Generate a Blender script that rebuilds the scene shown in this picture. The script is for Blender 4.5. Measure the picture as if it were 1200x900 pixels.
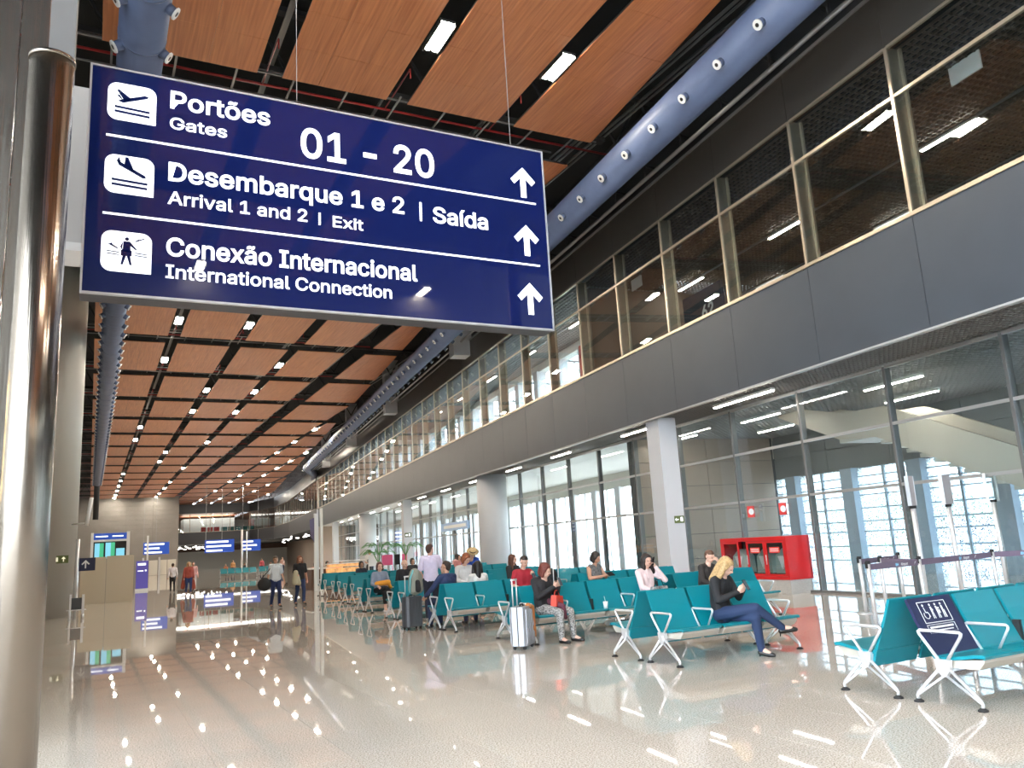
import bpy, bmesh, math, random
from mathutils import Matrix, Vector
random.seed(7)
PI = math.pi
S = bpy.context.scene
for o in list(bpy.data.objects): bpy.data.objects.remove(o)
COL = S.collection

# ------------------------------------------------------------------ camera
YAW, PITCH, ROLL, FPX, EYE = 0.486566, 0.196782, -0.0583465, 942.06, 1.65
fw = Vector((math.sin(YAW)*math.cos(PITCH), math.cos(YAW)*math.cos(PITCH), math.sin(PITCH)))
rt = Vector((math.cos(YAW), -math.sin(YAW), 0)); up = rt.cross(fw)
r2 = rt*math.cos(ROLL)+up*math.sin(ROLL); u2 = up*math.cos(ROLL)-rt*math.sin(ROLL)
cam = bpy.data.cameras.new('camera'); camo = bpy.data.objects.new('camera', cam); COL.objects.link(camo)
cam.sensor_width = 36; cam.lens = 36*FPX/1200; cam.clip_end = 1000
camo.matrix_world = Matrix(((r2.x,u2.x,-fw.x,0),(r2.y,u2.y,-fw.y,0),(r2.z,u2.z,-fw.z,EYE),(0,0,0,1)))
S.camera = camo
# ------------------------------------------------------------------ light and exposure
SKY = 7.0
w = bpy.data.worlds.new('sky'); S.world = w; w.use_nodes = True
bg = w.node_tree.nodes['Background']; bg.inputs[0].default_value = (.88,.94,1.0,1); bg.inputs[1].default_value = SKY
LAMP = 170.0          # strength of the tubes in the ceiling lights
LINE = 26.0          # strength of the linear lights by the facade
S.view_settings.view_transform = 'Standard'; S.view_settings.look = 'None'
EXPO = 1.25; EK = 2**-EXPO
S.view_settings.exposure = EXPO; S.view_settings.gamma = 1; S.view_settings.use_curve_mapping = False
S.cycles.max_bounces = 10; S.cycles.transparent_max_bounces = 24
S.cycles.diffuse_bounces = 5; S.cycles.glossy_bounces = 5

# ------------------------------------------------------------------ materials
def nodes(name):
    m = bpy.data.materials.new(name); m.use_nodes = True
    return m, m.node_tree.nodes, m.node_tree.links, m.node_tree.nodes['Principled BSDF']
def mat(name, c, rough=.5, metal=0, emit=None, es=1, noise=0, nscale=8, coat=0, spec=.5, bump=0, bscale=60, stretch=None):
    m, N, L, b = nodes(name)
    b.inputs['Base Color'].default_value = (*c,1); b.inputs['Roughness'].default_value = rough
    b.inputs['Metallic'].default_value = metal; b.inputs['Coat Weight'].default_value = coat
    b.inputs['Specular IOR Level'].default_value = spec
    if emit: b.inputs['Emission Color'].default_value = (*emit,1); b.inputs['Emission Strength'].default_value = es
    if noise or bump:
        tc = N.new('ShaderNodeTexCoord'); src = tc.outputs['Object']
        if stretch:
            mp = N.new('ShaderNodeMapping'); mp.inputs['Scale'].default_value = stretch
            L.new(src, mp.inputs[0]); src = mp.outputs[0]
    if noise:
        n = N.new('ShaderNodeTexNoise'); n.inputs['Scale'].default_value = nscale; n.inputs['Detail'].default_value = 4
        L.new(src, n.inputs['Vector'])
        r = N.new('ShaderNodeMapRange'); r.inputs[1].default_value = .3; r.inputs[2].default_value = .7
        r.inputs[3].default_value = 1-noise; r.inputs[4].default_value = 1+noise
        L.new(n.outputs[0], r.inputs[0])
        v = N.new('ShaderNodeMix'); v.data_type = 'RGBA'; v.blend_type = 'MULTIPLY'; v.inputs[0].default_value = 1
        v.inputs[6].default_value = (*c,1); L.new(r.outputs[0], v.inputs[7]); L.new(v.outputs[2], b.inputs['Base Color'])
    if bump:
        n2 = N.new('ShaderNodeTexNoise'); n2.inputs['Scale'].default_value = bscale; L.new(src, n2.inputs['Vector'])
        bp = N.new('ShaderNodeBump'); bp.inputs['Strength'].default_value = bump; bp.inputs['Distance'].default_value = .01
        L.new(n2.outputs[0], bp.inputs['Height']); L.new(bp.outputs[0], b.inputs['Normal'])
    return m
def glass_mat(name, tint, refl=.08, frit=None):
    m = bpy.data.materials.new(name); m.use_nodes = True; N = m.node_tree.nodes; L = m.node_tree.links; N.clear()
    out = N.new('ShaderNodeOutputMaterial'); t = N.new('ShaderNodeBsdfTransparent'); t.inputs[0].default_value = (*tint,1)
    g = N.new('ShaderNodeBsdfGlossy'); g.inputs['Roughness'].default_value = 0.0; g.inputs[0].default_value = (.95,.97,1,1)
    ge = N.new('ShaderNodeNewGeometry'); dt = N.new('ShaderNodeVectorMath'); dt.operation = 'DOT_PRODUCT'
    L.new(ge.outputs['Incoming'], dt.inputs[0]); L.new(ge.outputs['Normal'], dt.inputs[1])
    def mth(op, a, b_=None):
        k = N.new('ShaderNodeMath'); k.operation = op
        for i, q in enumerate((a, b_)):
            if q is None: continue
            if isinstance(q, (int, float)): k.inputs[i].default_value = q
            else: L.new(q, k.inputs[i])
        return k.outputs[0]
    sch = mth('POWER', mth('SUBTRACT', 1.0, mth('ABSOLUTE', dt.outputs['Value'])), 5.0)
    fr = mth('ADD', mth('MULTIPLY', sch, 1-refl/2), refl/2)      # Schlick reflectance, the same from both sides
    mx = N.new('ShaderNodeMixShader'); L.new(fr, mx.inputs[0]); L.new(t.outputs[0], mx.inputs[1]); L.new(g.outputs[0], mx.inputs[2])
    last = mx.outputs[0]
    if frit:
        tc = N.new('ShaderNodeTexCoord'); vo = N.new('ShaderNodeTexNoise'); vo.inputs['Scale'].default_value = 26
        vo.inputs['Detail'].default_value = 1.5
        L.new(tc.outputs['Object'], vo.inputs['Vector'])
        r = N.new('ShaderNodeMapRange'); r.inputs[1].default_value = .46; r.inputs[2].default_value = .50; L.new(vo.outputs[0], r.inputs[0])
        ml = N.new('ShaderNodeMath'); ml.operation = 'MULTIPLY'; ml.inputs[1].default_value = frit; L.new(r.outputs[0], ml.inputs[0])
        d = N.new('ShaderNodeBsdfTranslucent'); d.inputs[0].default_value = (.62,.66,.70,1)
        m2 = N.new('ShaderNodeMixShader'); L.new(ml.outputs[0], m2.inputs[0]); L.new(last, m2.inputs[1]); L.new(d.outputs[0], m2.inputs[2]); last = m2.outputs[0]
    L.new(last, out.inputs[0]); return m

def wood_mat():
    m, N, L, b = nodes('wood_laminate')
    tc = N.new('ShaderNodeTexCoord'); mp = N.new('ShaderNodeMapping'); mp.inputs['Scale'].default_value = (14,.45,1)
    oi = N.new('ShaderNodeObjectInfo'); ad = N.new('ShaderNodeVectorMath'); ad.operation = 'ADD'
    L.new(tc.outputs['Object'], ad.inputs[0]); L.new(oi.outputs['Location'], ad.inputs[1]); L.new(ad.outputs[0], mp.inputs[0])
    n = N.new('ShaderNodeTexNoise'); n.inputs['Scale'].default_value = 1.3; n.inputs['Detail'].default_value = 5; n.inputs['Distortion'].default_value = .3
    L.new(mp.outputs[0], n.inputs['Vector'])
    r = N.new('ShaderNodeValToRGB'); r.color_ramp.elements[0].position = .32; r.color_ramp.elements[1].position = .68
    r.color_ramp.elements[0].color = (.50,.155,.052,1); r.color_ramp.elements[1].color = (.68,.26,.095,1)
    L.new(n.outputs[0], r.inputs[0]); L.new(r.outputs[0], b.inputs['Base Color'])
    b.inputs['Roughness'].default_value = .34; b.inputs['Specular IOR Level'].default_value = .8
    return m
def granite_mat():
    m, N, L, b = nodes('polished_granite')
    tc = N.new('ShaderNodeTexCoord'); oi = N.new('ShaderNodeObjectInfo'); ad = N.new('ShaderNodeVectorMath')
    L.new(tc.outputs['Object'], ad.inputs[0]); L.new(oi.outputs['Location'], ad.inputs[1])
    n = N.new('ShaderNodeTexNoise'); n.inputs['Scale'].default_value = 75; n.inputs['Detail'].default_value = 3; L.new(ad.outputs[0], n.inputs['Vector'])
    r = N.new('ShaderNodeValToRGB'); e = r.color_ramp.elements
    e[0].position = .34; e[0].color = (.25,.215,.18,1); e[1].position = .62; e[1].color = (.70,.64,.57,1)
    k = e.new(.46); k.color = (.50,.45,.39,1)
    L.new(n.outputs[0], r.inputs[0])
    n3 = N.new('ShaderNodeTexNoise'); n3.inputs['Scale'].default_value = .5; L.new(ad.outputs[0], n3.inputs['Vector'])
    mr = N.new('ShaderNodeMapRange'); mr.inputs[3].default_value = .9; mr.inputs[4].default_value = 1.1; L.new(n3.outputs[0], mr.inputs[0])
    v = N.new('ShaderNodeMix'); v.data_type = 'RGBA'; v.blend_type = 'MULTIPLY'; v.inputs[0].default_value = 1
    L.new(r.outputs[0], v.inputs[6]); L.new(mr.outputs[0], v.inputs[7]); L.new(v.outputs[2], b.inputs['Base Color'])
    b.inputs['Roughness'].default_value = .018; b.inputs['Specular IOR Level'].default_value = .5; b.inputs['IOR'].default_value = 1.5
    return m
M = {
 'wood': wood_mat(), 'granite': granite_mat(),
 'joint': mat('floor_joint', (.2,.18,.155), .5),
 'deck': mat('dark_roof_deck', (.030,.032,.034), .8),
 'truss': mat('dark_steel', (.06,.062,.065), .5, .4),
 'tray': mat('galvanised_steel', (.35,.36,.37), .4, .8),
 'redpipe': mat('red_pipe', (.35,.02,.02), .4),
 'duct': mat('blue_grey_duct', (.105,.14,.245), .45, 0, noise=.06, nscale=3),
 'nozzle': mat('nozzle_white', (.75,.76,.76), .4),
 'dark': mat('black_plastic', (.012,.012,.013), .5),
 'fascia': mat('grey_composite_panel', (.052,.062,.076), .38, 0, spec=.35, noise=.05, nscale=1.2),
 'header': mat('brown_grey_panel', (.11,.10,.09), .32, .5),
 'farfascia': mat('dark_grey_panel', (.06,.062,.07), .4, .2),
 'mull': mat('taupe_aluminium', (.33,.28,.22), .32, .7),
 'mullcap': mat('champagne_aluminium', (.55,.47,.36), .3, .7),
 'mulldk': mat('grey_aluminium', (.20,.195,.19), .4, .5),
 'transom': mat('silver_aluminium', (.50,.49,.48), .35, .6),
 'glass': glass_mat('clear_glass', (.86,.90,.90)),
 'extglass': glass_mat('outer_glass', (.9,.93,.95)),
 'frit': glass_mat('fritted_glass', (.50,.56,.60), frit=.85),
 'column': mat('painted_column', (.56,.57,.60), .5, noise=.02, nscale=1),
 'white': mat('white_paint', (.78,.78,.77), .5),
 'cream': mat('cream_wall', (.62,.60,.54), .55),
 'clad': mat('grey_cladding', (.40,.31,.25), .45, .1, noise=.04, nscale=.6),
 'cladcool': mat('cool_grey_cladding', (.22,.24,.25), .45, .1, noise=.04, nscale=.6),
 'endclad': mat('end_wall_cladding', (.24,.225,.21), .5, noise=.05, nscale=.8),
 'grid': mat('brown_ceiling_grid', (.16,.135,.11), .45, .3),
 'gridmid': mat('soffit_grid', (.17,.16,.15), .5), 'fedge': mat('soffit_trim', (.36,.36,.36), .4),
 'gridlt': mat('grey_ceiling_grid', (.42,.42,.42), .45, .3),
 'bluecol': mat('blue_grey_concrete', (.42,.50,.58), .6),
 'steel': mat('brushed_stainless', (.25,.215,.18), .2, 1, bump=.12, bscale=3, stretch=(60,60,.4)),
 'steelp': mat('stainless_panel', (.21,.19,.165), .25, 1, bump=.15, bscale=2, stretch=(20,20,.5)),
 'brass': mat('bronze_plate', (.55,.38,.2), .25, 1, noise=.4, nscale=14),
 'chrome': mat('polished_aluminium', (.74,.74,.75), .3, .6),
 'alu': mat('satin_aluminium', (.62,.63,.65), .35, .75),
 'teal': mat('teal_seat_shell', (.0,.20,.25), .38, coat=.15),
 'teal2': mat('dark_teal_back', (.004,.16,.17), .42),
 'navyseat': mat('navy_seat_cover', (.008,.013,.055), .5),
 'seatpan': mat('greige_underside', (.42,.39,.33), .5),
 'navy': mat('navy_sign_face', (.004,.007,.045), .015, spec=.28, emit=(.004,.012,.085), es=EK*.35, coat=0),
 'signframe': mat('sign_frame', (.5,.52,.55), .35, .7),
 'signwhite': mat('lit_white', (.9,.93,1), .4, emit=(.93,.96,1), es=EK*1.25),
 'signblue': mat('sign_blue', (.015,.06,.35), .4, emit=(.02,.09,.5), es=EK*.5),
 'purple': mat('purple_panel', (.09,.07,.33), .4, emit=(.09,.08,.4), es=EK*.35),
 'tube': mat('lamp_tube', (1,1,1), .5, emit=(1,.90,.74), es=LAMP),
 'tubec': mat('linear_lamp_tube', (1,1,1), .5, emit=(1,.93,.82), es=LINE),
 'spot': mat('spot_lamp', (1,1,1), .5, emit=(1,.93,.84), es=5),
 'red': mat('red_lacquer', (.55,.012,.015), .3),
 'redsign': mat('red_label', (.7,.05,.04), .4),
 'gran2': mat('grey_granite_plinth', (.42,.40,.37), .3, noise=.25, nscale=60),
 'beige': mat('beige_board', (.46,.39,.29), .45),
 'green': mat('green_sign', (.10,.13,.03), .5),
 'scrgreen': mat('green_screen', (.05,.3,.15), .2, emit=(.05,.42,.22), es=EK*.9),
 'scrblue': mat('blue_screen', (.1,.4,.6), .2, emit=(.25,.6,.75), es=EK*.9),
 'hose': mat('grey_green_hose', (.33,.40,.36), .7),
 'belt': mat('mauve_belt', (.14,.105,.155), .7),
 'leaf': mat('palm_leaf', (.05,.20,.03), .5), 'pot': mat('white_pot', (.7,.7,.68), .5),
 'brownwood': mat('brown_counter', (.11,.055,.035), .5), 'amber': mat('amber_food_display', (.75,.42,.16), .5, emit=(1,.5,.2), es=EK*.5, noise=.5, nscale=6),
 'pink': mat('pink_panel', (.7,.1,.22), .5),
 'asphalt': mat('apron_concrete', (.40,.40,.39), .8, noise=.15, nscale=.3),
 'grass': mat('grass_field', (.20,.28,.06), .9, noise=.3, nscale=.2), 'trees': mat('distant_trees', (.07,.16,.09), .9, noise=.5, nscale=.15),
 'van': mat('blue_van', (.05,.09,.22), .4),
 'silver': mat('silver_shell', (.36,.37,.40), .32, .4), 'charcoal': mat('charcoal_shell', (.07,.075,.085), .4),
 'rubber': mat('black_rubber', (.012,.012,.012), .7),
 'tan': mat('tan_fabric', (.45,.17,.05), .8), 'orange': mat('orange_bag', (.75,.05,.02), .5), 'olive': mat('olive_cloth', (.25,.26,.22), .8),
 'gold': mat('mustard_cloth', (.72,.30,.03), .8), 'khaki': mat('khaki_cloth', (.42,.37,.25), .85),
 'blackcloth': mat('black_cloth', (.012,.012,.014), .8), 'phone': mat('phone_black', (.02,.02,.025), .2),
 'skin': mat('skin', (.55,.30,.20), .5), 'skinlt': mat('light_skin', (.66,.40,.30), .5), 'eye': mat('eye_dark', (.02,.015,.012), .3),
 'lip': mat('lips', (.42,.10,.09), .5),
}

# ------------------------------------------------------------------ mesh helpers
class MB:
    def __init__(s): s.v=[]; s.f=[]; s.m=[]; s.sm=[]
    def add(s, vs, fs, mi=0, smooth=False, T=None):
        k=len(s.v)
        if T is not None: vs=[T@Vector(p) for p in vs]
        s.v+= [tuple(p) for p in vs]; s.f+=[tuple(i+k for i in f) for f in fs]; s.m+=[mi]*len(fs); s.sm+=[smooth]*len(fs); return s
    def box(s,x0,y0,z0,x1,y1,z1,mi=0,T=None):
        return s.add([(x0,y0,z0),(x1,y0,z0),(x1,y1,z0),(x0,y1,z0),(x0,y0,z1),(x1,y0,z1),(x1,y1,z1),(x0,y1,z1)],
          [(0,3,2,1),(4,5,6,7),(0,1,5,4),(1,2,6,5),(2,3,7,6),(3,0,4,7)],mi,False,T)
    def bar(s,a,b,w,h=None,mi=0,upv=(0,0,1)):
        a=Vector(a);b=Vector(b);h=h or w;d=(b-a).normalized();u=Vector(upv)
        if abs(d.dot(u))>.99:u=Vector((1,0,0))
        x=d.cross(u).normalized();y=x.cross(d)
        vs=[p+x*i*w/2+y*j*h/2 for p in(a,b) for i,j in((-1,-1),(1,-1),(1,1),(-1,1))]
        return s.add(vs,[(0,1,2,3),(7,6,5,4),(0,4,5,1),(1,5,6,2),(2,6,7,3),(3,7,4,0)],mi)
    def tube(s,pts,r,n=10,mi=0,smooth=True,cap=True):
        pts=[Vector(p) for p in pts]; rs=r if isinstance(r,(list,tuple)) else [r]*len(pts)
        vs=[];prev=None
        for i,p in enumerate(pts):
            d=(pts[min(i+1,len(pts)-1)]-pts[max(i-1,0)]).normalized()
            if prev is None: x=d.orthogonal().normalized()
            else: x=(prev-d*prev.dot(d)).normalized()
            prev=x;y=d.cross(x)
            vs+=[p+(x*math.cos(2*PI*k/n)+y*math.sin(2*PI*k/n))*rs[i] for k in range(n)]
        fs=[(i*n+k,i*n+(k+1)%n,(i+1)*n+(k+1)%n,(i+1)*n+k) for i in range(len(pts)-1) for k in range(n)]
        s.add(vs,fs,mi,smooth)
        if cap:
            k=len(s.v)-len(vs); s.f+=[tuple(k+i for i in range(n))[::-1],tuple(k+len(vs)-n+i for i in range(n))]; s.m+=[mi]*2; s.sm+=[False]*2
        return s
    def prism(s,poly,y0,y1,axis='y',mi=0,T=None):   # poly in the two other axes
        n=len(poly)
        def P(a,b,t): return {'y':(a,t,b),'x':(t,a,b),'z':(a,b,t)}[axis]
        vs=[P(a,b,y0) for a,b in poly]+[P(a,b,y1) for a,b in poly]
        return s.add(vs,[tuple(range(n)),tuple(range(n,2*n))[::-1]]+[(i,(i+1)%n+0,(i+1)%n+n,i+n)[::-1] for i in range(n)],mi,False,T)
    def sphere(s,c,r,mi=0,n=10,sc=(1,1,1)):
        vs=[(c[0],c[1],c[2]+r*sc[2])];
        for i in range(1,n//2+1):
            t=PI*i/(n//2+1)
            vs+=[(c[0]+r*sc[0]*math.sin(t)*math.cos(2*PI*k/n),c[1]+r*sc[1]*math.sin(t)*math.sin(2*PI*k/n),c[2]+r*sc[2]*math.cos(t)) for k in range(n)]
        vs.append((c[0],c[1],c[2]-r*sc[2])); q=n//2
        fs=[(0,1+k,1+(k+1)%n) for k in range(n)]+[(1+i*n+k,1+(i+1)*n+k,1+(i+1)*n+(k+1)%n,1+i*n+(k+1)%n) for i in range(q-1) for k in range(n)]
        fs+=[(len(vs)-1,1+(q-1)*n+(k+1)%n,1+(q-1)*n+k) for k in range(n)]
        return s.add(vs,fs,mi,True)
    def mesh(s,name,mats):
        me=bpy.data.meshes.new(name); me.from_pydata(s.v,[],s.f)
        for m in (mats if isinstance(mats,(list,tuple)) else [mats]): me.materials.append(M[m] if isinstance(m,str) else m)
        me.polygons.foreach_set('material_index',s.m); me.polygons.foreach_set('use_smooth',s.sm)
        bm=bmesh.new(); bm.from_mesh(me); bmesh.ops.recalc_face_normals(bm,faces=bm.faces); bm.to_mesh(me); bm.free()
        me.update(); return me
    def build(s,name,mats,parent=None,loc=(0,0,0),rz=0,**k):
        return put(name,s.mesh(name,mats),parent,loc,rz,**k)
def put(name,me,parent=None,loc=(0,0,0),rz=0,label=None,cat=None,group=None,kind=None,rot=None):
    o=bpy.data.objects.new(name,me); COL.objects.link(o); o.location=loc; o.rotation_euler=rot or (0,0,rz)
    if parent: o.parent=parent
    tag(o,label,cat,group,kind); return o
def tag(o,label=None,cat=None,group=None,kind=None):
    if label:o['label']=label
    if cat:o['category']=cat
    if group:o['group']=group
    if kind:o['kind']=kind
    return o
def empty(name,loc=(0,0,0),rz=0,parent=None,**k): return put(name,None,parent,loc,rz,**k)
def copy_tree(o,parent=None):
    c=o.copy(); COL.objects.link(c)
    if parent: c.parent=parent
    for ch in list(o.children): copy_tree(ch,c)
    return c

# facade frame: local x = o (outward), local y = s (along)
TH=0.12277
def FP(s,o,z=0): return (s*math.sin(TH)+o*math.cos(TH), s*math.cos(TH)-o*math.sin(TH), z)
FR=-TH
OF, OG, OE = 12.81, 14.62, 21.5      # fascia plane, lower glass plane, outer wall plane
Z1,Z2,Z3,Z4,Z5 = 5.23,7.52,10.08,11.18,12.4
S0, MOD = 14.1, 3.02                 # module lines s = S0 + k*MOD
SEND = 106.5

# ------------------------------------------------------------------ floor
fl = MB().box(-14,-24,-.3,46,210,-.012).build('floor',['granite'],kind='structure')
tile=MB().box(0.0015,0.0015,-.012,.9985,.9985,0).mesh('floor_slab','granite')
jn=MB().box(-3,3,-.0118,14,20,-.003).build('floor_joint',['joint'],fl)
for i in range(-3,14):
    for j in range(3,20): put('floor_slab',tile,fl,(i,j,0))
b=MB().box(-14,-24,-.011,46,3,0).box(-14,3,-.011,-3,20,0).box(14,3,-.011,46,20,0)
for i in range(-14,40,2):
    for j in range(20,170,6): b.box(i+.0015,j+.0015,-.011,i+2-.0015,j+6-.0015,0)
b.box(-14,170,-.011,46,210,0)
b.build('floor_slab_field','granite',fl,kind='stuff')

# ------------------------------------------------------------------ ceiling
def _fp(q,o):
    return (q*math.sin(0.12277)+o*math.cos(0.12277), q*math.cos(0.12277)-o*math.sin(0.12277))
ceil = MB().prism([(-9,-24),_fp(-26.5,22.4),_fp(27.3,22.4),_fp(27.3,17.8),_fp(106,17.8),(46,101),(46,206),(-9,206)],15.6,15.9,'z').build('ceiling',['deck'],kind='structure')
ZC=13.0
cols=[(-.2,3.1),(3.68,6.3),(6.87,9.42),(9.98,12.65),(13.85,17.65),(18.1,20.85),(21.25,24.2),(24.6,28)]
rows=[(17.9+8.3*k-6.8,17.9+8.3*k) for k in range(-5,20)]
def duct_o(z=0): return 10.1
tmesh={}
def clipx(y): # panels end along the duct line beside the facade
    return (10.15+y*math.sin(TH)/math.cos(TH)*1.0)/1.0*math.cos(0) if False else 10.25/math.cos(TH)+y*math.tan(TH)
for (y0,y1) in rows:
    for (x0,x1) in cols:
        lim=clipx((y0+y1)/2)
        if y0>152 and x1<13.9: continue
        if x0>lim-.5 : continue
        la,lb=clipx(y0),clipx(y1)
        if lb>x1 and la>x1 or min(la,lb)>x1: X0,X1=x1,x1
        else: X0,X1=min(la,x1),min(lb,x1)
        if X0-x0<.3: continue
        p=empty('ceiling_panel',(x0,y0,ZC),parent=ceil)
        near = -5<y0<42 and x1<18
        nc=3; nr=5
        if near:
            for a in range(nc):
                for c in range(nr):
                    ya=(y1-y0)*c/nr; yb=(y1-y0)*(c+1)/nr
                    f=lambda y: (X0+(X1-X0)*y/(y1-y0))-x0
                    xa0,xb0=f(ya)*a/nc,f(ya)*(a+1)/nc; xa1,xb1=f(yb)*a/nc,f(yb)*(a+1)/nc
                    g=.004; key=(round(xb0-xa0,3),round(xb1-xa1,3),round(xa1-xa0,3))
                    if key not in tmesh:
                        tmesh[key]=MB().prism([(g,g),(key[0]-g,g),(key[2]+key[1]-g,yb-ya-g),(key[2]+g,yb-ya-g)],0,.03,'z').mesh('ceiling_tile','wood')
                    put('ceiling_tile',tmesh[key],p,(xa0,ya,random.uniform(-.002,.002)))
        else:
            b=MB()
            for a in range(nc):
                for c in range(nr):
                    ya=(y1-y0)*c/nr; yb=(y1-y0)*(c+1)/nr
                    f=lambda y: (X0+(X1-X0)*y/(y1-y0))-x0
                    g=.006; b.prism([(f(ya)*a/nc+g,ya+g),(f(ya)*(a+1)/nc-g,ya+g),(f(yb)*(a+1)/nc-g,yb-g),(f(yb)*a/nc+g,yb-g)],0,.03,'z')
            b.build('ceiling_tile','wood',p,kind='stuff')
        # dark edge channel carrying the tiles
        MB().prism([(.02,.02),(X0-x0-.02,.02),(X1-x0-.02,y1-y0-.02),(.02,y1-y0-.02)],.032,.10,'z').build('panel_carrier','truss',p)
# roof structure seen in the gaps
b=MB()
for k in range(-3,20):
    yy=18.65+8.3*k
    for z in (13.55,15.3): b.box(-6,yy-.12,z,13.5 if z<14 else 40,yy+.12,z+.14)
    for i in range(-3,20):
        x=i*2.0; b.bar((x,yy,13.6),(x+1,yy,15.35),.07); b.bar((x+1,yy,15.35),(x+2,yy,13.6),.07)
b.build('trim_1','truss',kind='structure',label='dark steel roof trusses above the timber ceiling panels')
b=MB()
for x in (3.5,6.6,9.7,13.0,13.5,17.9,21.1): b.box(x-.03,-12,13.7,x+.03,150,13.74); b.box(x+.12,-12,14.0,x+.2,150,14.05)
for k in range(-2,17):
    yy=18.3+8.3*k
    b.box(-3,yy-.02,13.3,13,yy+.02,13.34); b.box(-3,yy+.95,13.25,12,yy+.99,13.29)
    for i in range(10): b.bar((i*1.35,yy-.3,13.25),(i*1.35,yy+1.3,13.25),.05,.03)
b.build('trim_2','tray',kind='structure',label='thin galvanised hangers in the ceiling gaps')
b=MB()
for k in range(-2,17):
    yy=18.9+8.3*k; b.tube([(-4,yy,13.35),(14,yy,13.35)],.035,6)
    for x in (3.4,6.6,9.7): b.tube([(x,yy,13.35),(x,yy-2.0,13.35),(x,yy-2.0,13.1)],.02,6)
b.build('sprinkler_pipe','redpipe',ceil)

# linear twin lamps in the ceiling strips
lampmesh=[MB().box(-.14,-.5,0,-.035,.5,.05).box(.035,-.5,0,.14,.5,.05).mesh('tube','tube'), MB().box(-.19,-.55,.051,.19,.55,.12).box(-.19,-.55,-.01,-.165,.55,.051).box(.165,-.55,-.01,.19,.55,.051).mesh('housing','tray')]
LP=[(3.35,39.9),(3.35,48.2),(3.35,73.1),(3.35,80.6),(3.35,111),(3.35,120),(3.35,128),(3.35,136),(3.35,144),(3.35,150),
    (6.58,15),(6.58,39.9),(6.58,56.5),(6.58,64.8),(6.58,89.7),(6.58,98),
    (9.7,15),(9.7,48.2),(9.7,56.5),(9.7,64.8),(9.7,82),(9.7,105),(9.7,123),(9.7,133),(9.7,143),(9.7,150),
    (12.85,-12.8),(3.4,-21.9),(12.85,-22.3),(3.4,-1.5),(6.58,6.7),(9.7,-1.5),(3.4,23.3),(9.7,31.5),(6.58,31.5),
    (17.88,73),(17.88,81.5),(17.88,90),(17.88,98),(17.88,115),(17.88,124),(17.88,140),(17.88,160),
    (21.05,90),(21.05,98),(21.05,106),(21.05,115),(21.05,128),(21.05,140),(21.05,158),(24.4,130),(24.4,142),(24.4,160),(28.2,150)]
ORD=['first','second','third','fourth','fifth','sixth','seventh','eighth','ninth','tenth','eleventh','twelfth','thirteenth','fourteenth','fifteenth','sixteenth','seventeenth','eighteenth']
STRIP={3.35:'leftmost dark strip',3.4:'leftmost dark strip',6.58:'second dark strip from the left',9.7:'third dark strip from the left',12.85:'wide dark band',17.88:'first strip right of the wide band',21.05:'second strip right of the wide band',24.4:'third strip right of the wide band',28.2:'rightmost strip'}
SC={}
for i,(x,y) in enumerate(LP):
    st_=STRIP[x]; SC[st_]=SC.get(st_,[]); kk=sorted([q[1] for q in LP if STRIP[q[0]]==st_]).index(y)
    lab = 'bright twin tube light nearest above the sign, left one of two' if (x,y)==(6.58,15) else 'bright twin tube light above the sign, right one of two' if (x,y)==(9.7,15) else 'twin tube light in the %s, %s from near'%(st_,ORD[kk])
    l=empty('ceiling_light',(x,y,12.98),label=lab,cat='light',group='twin tube ceiling lights' if 'from near' in lab else None)
    put('tube',lampmesh[0],l); put('housing',lampmesh[1],l)

# ------------------------------------------------------------------ round ducts
def nozzle_mesh(): 
    return MB().tube([(0,0,.0),(0,0,.13)],[.10,.085],12).tube([(0,0,.13),(0,0,.16)],[.115,.11],14,1).mesh('nozzle',['duct','nozzle']), MB().tube([(0,0,.155),(0,0,.165)],.045,10).mesh('nozzle_core','dark')
nzm=nozzle_mesh()
def add_nozzle(d,p,dirv):
    q=Vector(dirv).to_track_quat('Z','Y').to_euler()
    n=put('nozzle',nzm[0],d,p,rot=q); put('nozzle_core',nzm[1],n)
dl=empty('ventilation_duct',(.48,0,11),label='blue grey round air duct with paired nozzles along the left ceiling edge',cat='duct')
MB().tube([(0,y,0) for y in (-12,100.5)],.40,28).build('pipe','duct',dl)
MB().tube([(0,100.5,0),(0,101.5,-.1),(0,101.8,-4)],[.30,.30,.3],16).build('drop_pipe','truss',dl)
b=MB()
for k in range(0,62): b.tube([(0,5+1.55*k,0),(0,5.03+1.55*k,0)],.408,28)
b.build('seam_ring','duct',dl,kind='stuff')
for k in range(66):
    y=13.05+1.35*k if k else 13.05
    for sx in (-1,1): add_nozzle(dl,(sx*.33,y,-.22),(sx*.85,0,-.53))
dr=empty('ventilation_duct',(0,0,12.0),FR,label='blue grey round air duct running above the right glazed facade',cat='duct')
MB().tube([(10.72,s,0) for s in (-8,SEND-8)]+[(12.5,SEND,-.0),(14.5,SEND+18,0)],.48,32).build('pipe','duct',dr)
for k in range(-6,62):
    s=11.7+1.42*k; add_nozzle(dr,(10.72-.40,s,-.27),(-.8,0,-.6))
    if s>34: add_nozzle(dr,(10.72+.40,s,-.27),(.8,0,-.6))

# ------------------------------------------------------------------ right facade
def frange_mods(k0,k1): return [(k,S0+MOD*k) for k in range(k0,k1)]
wall=empty('wall_right',(0,0,0),FR,kind='structure')
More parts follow.
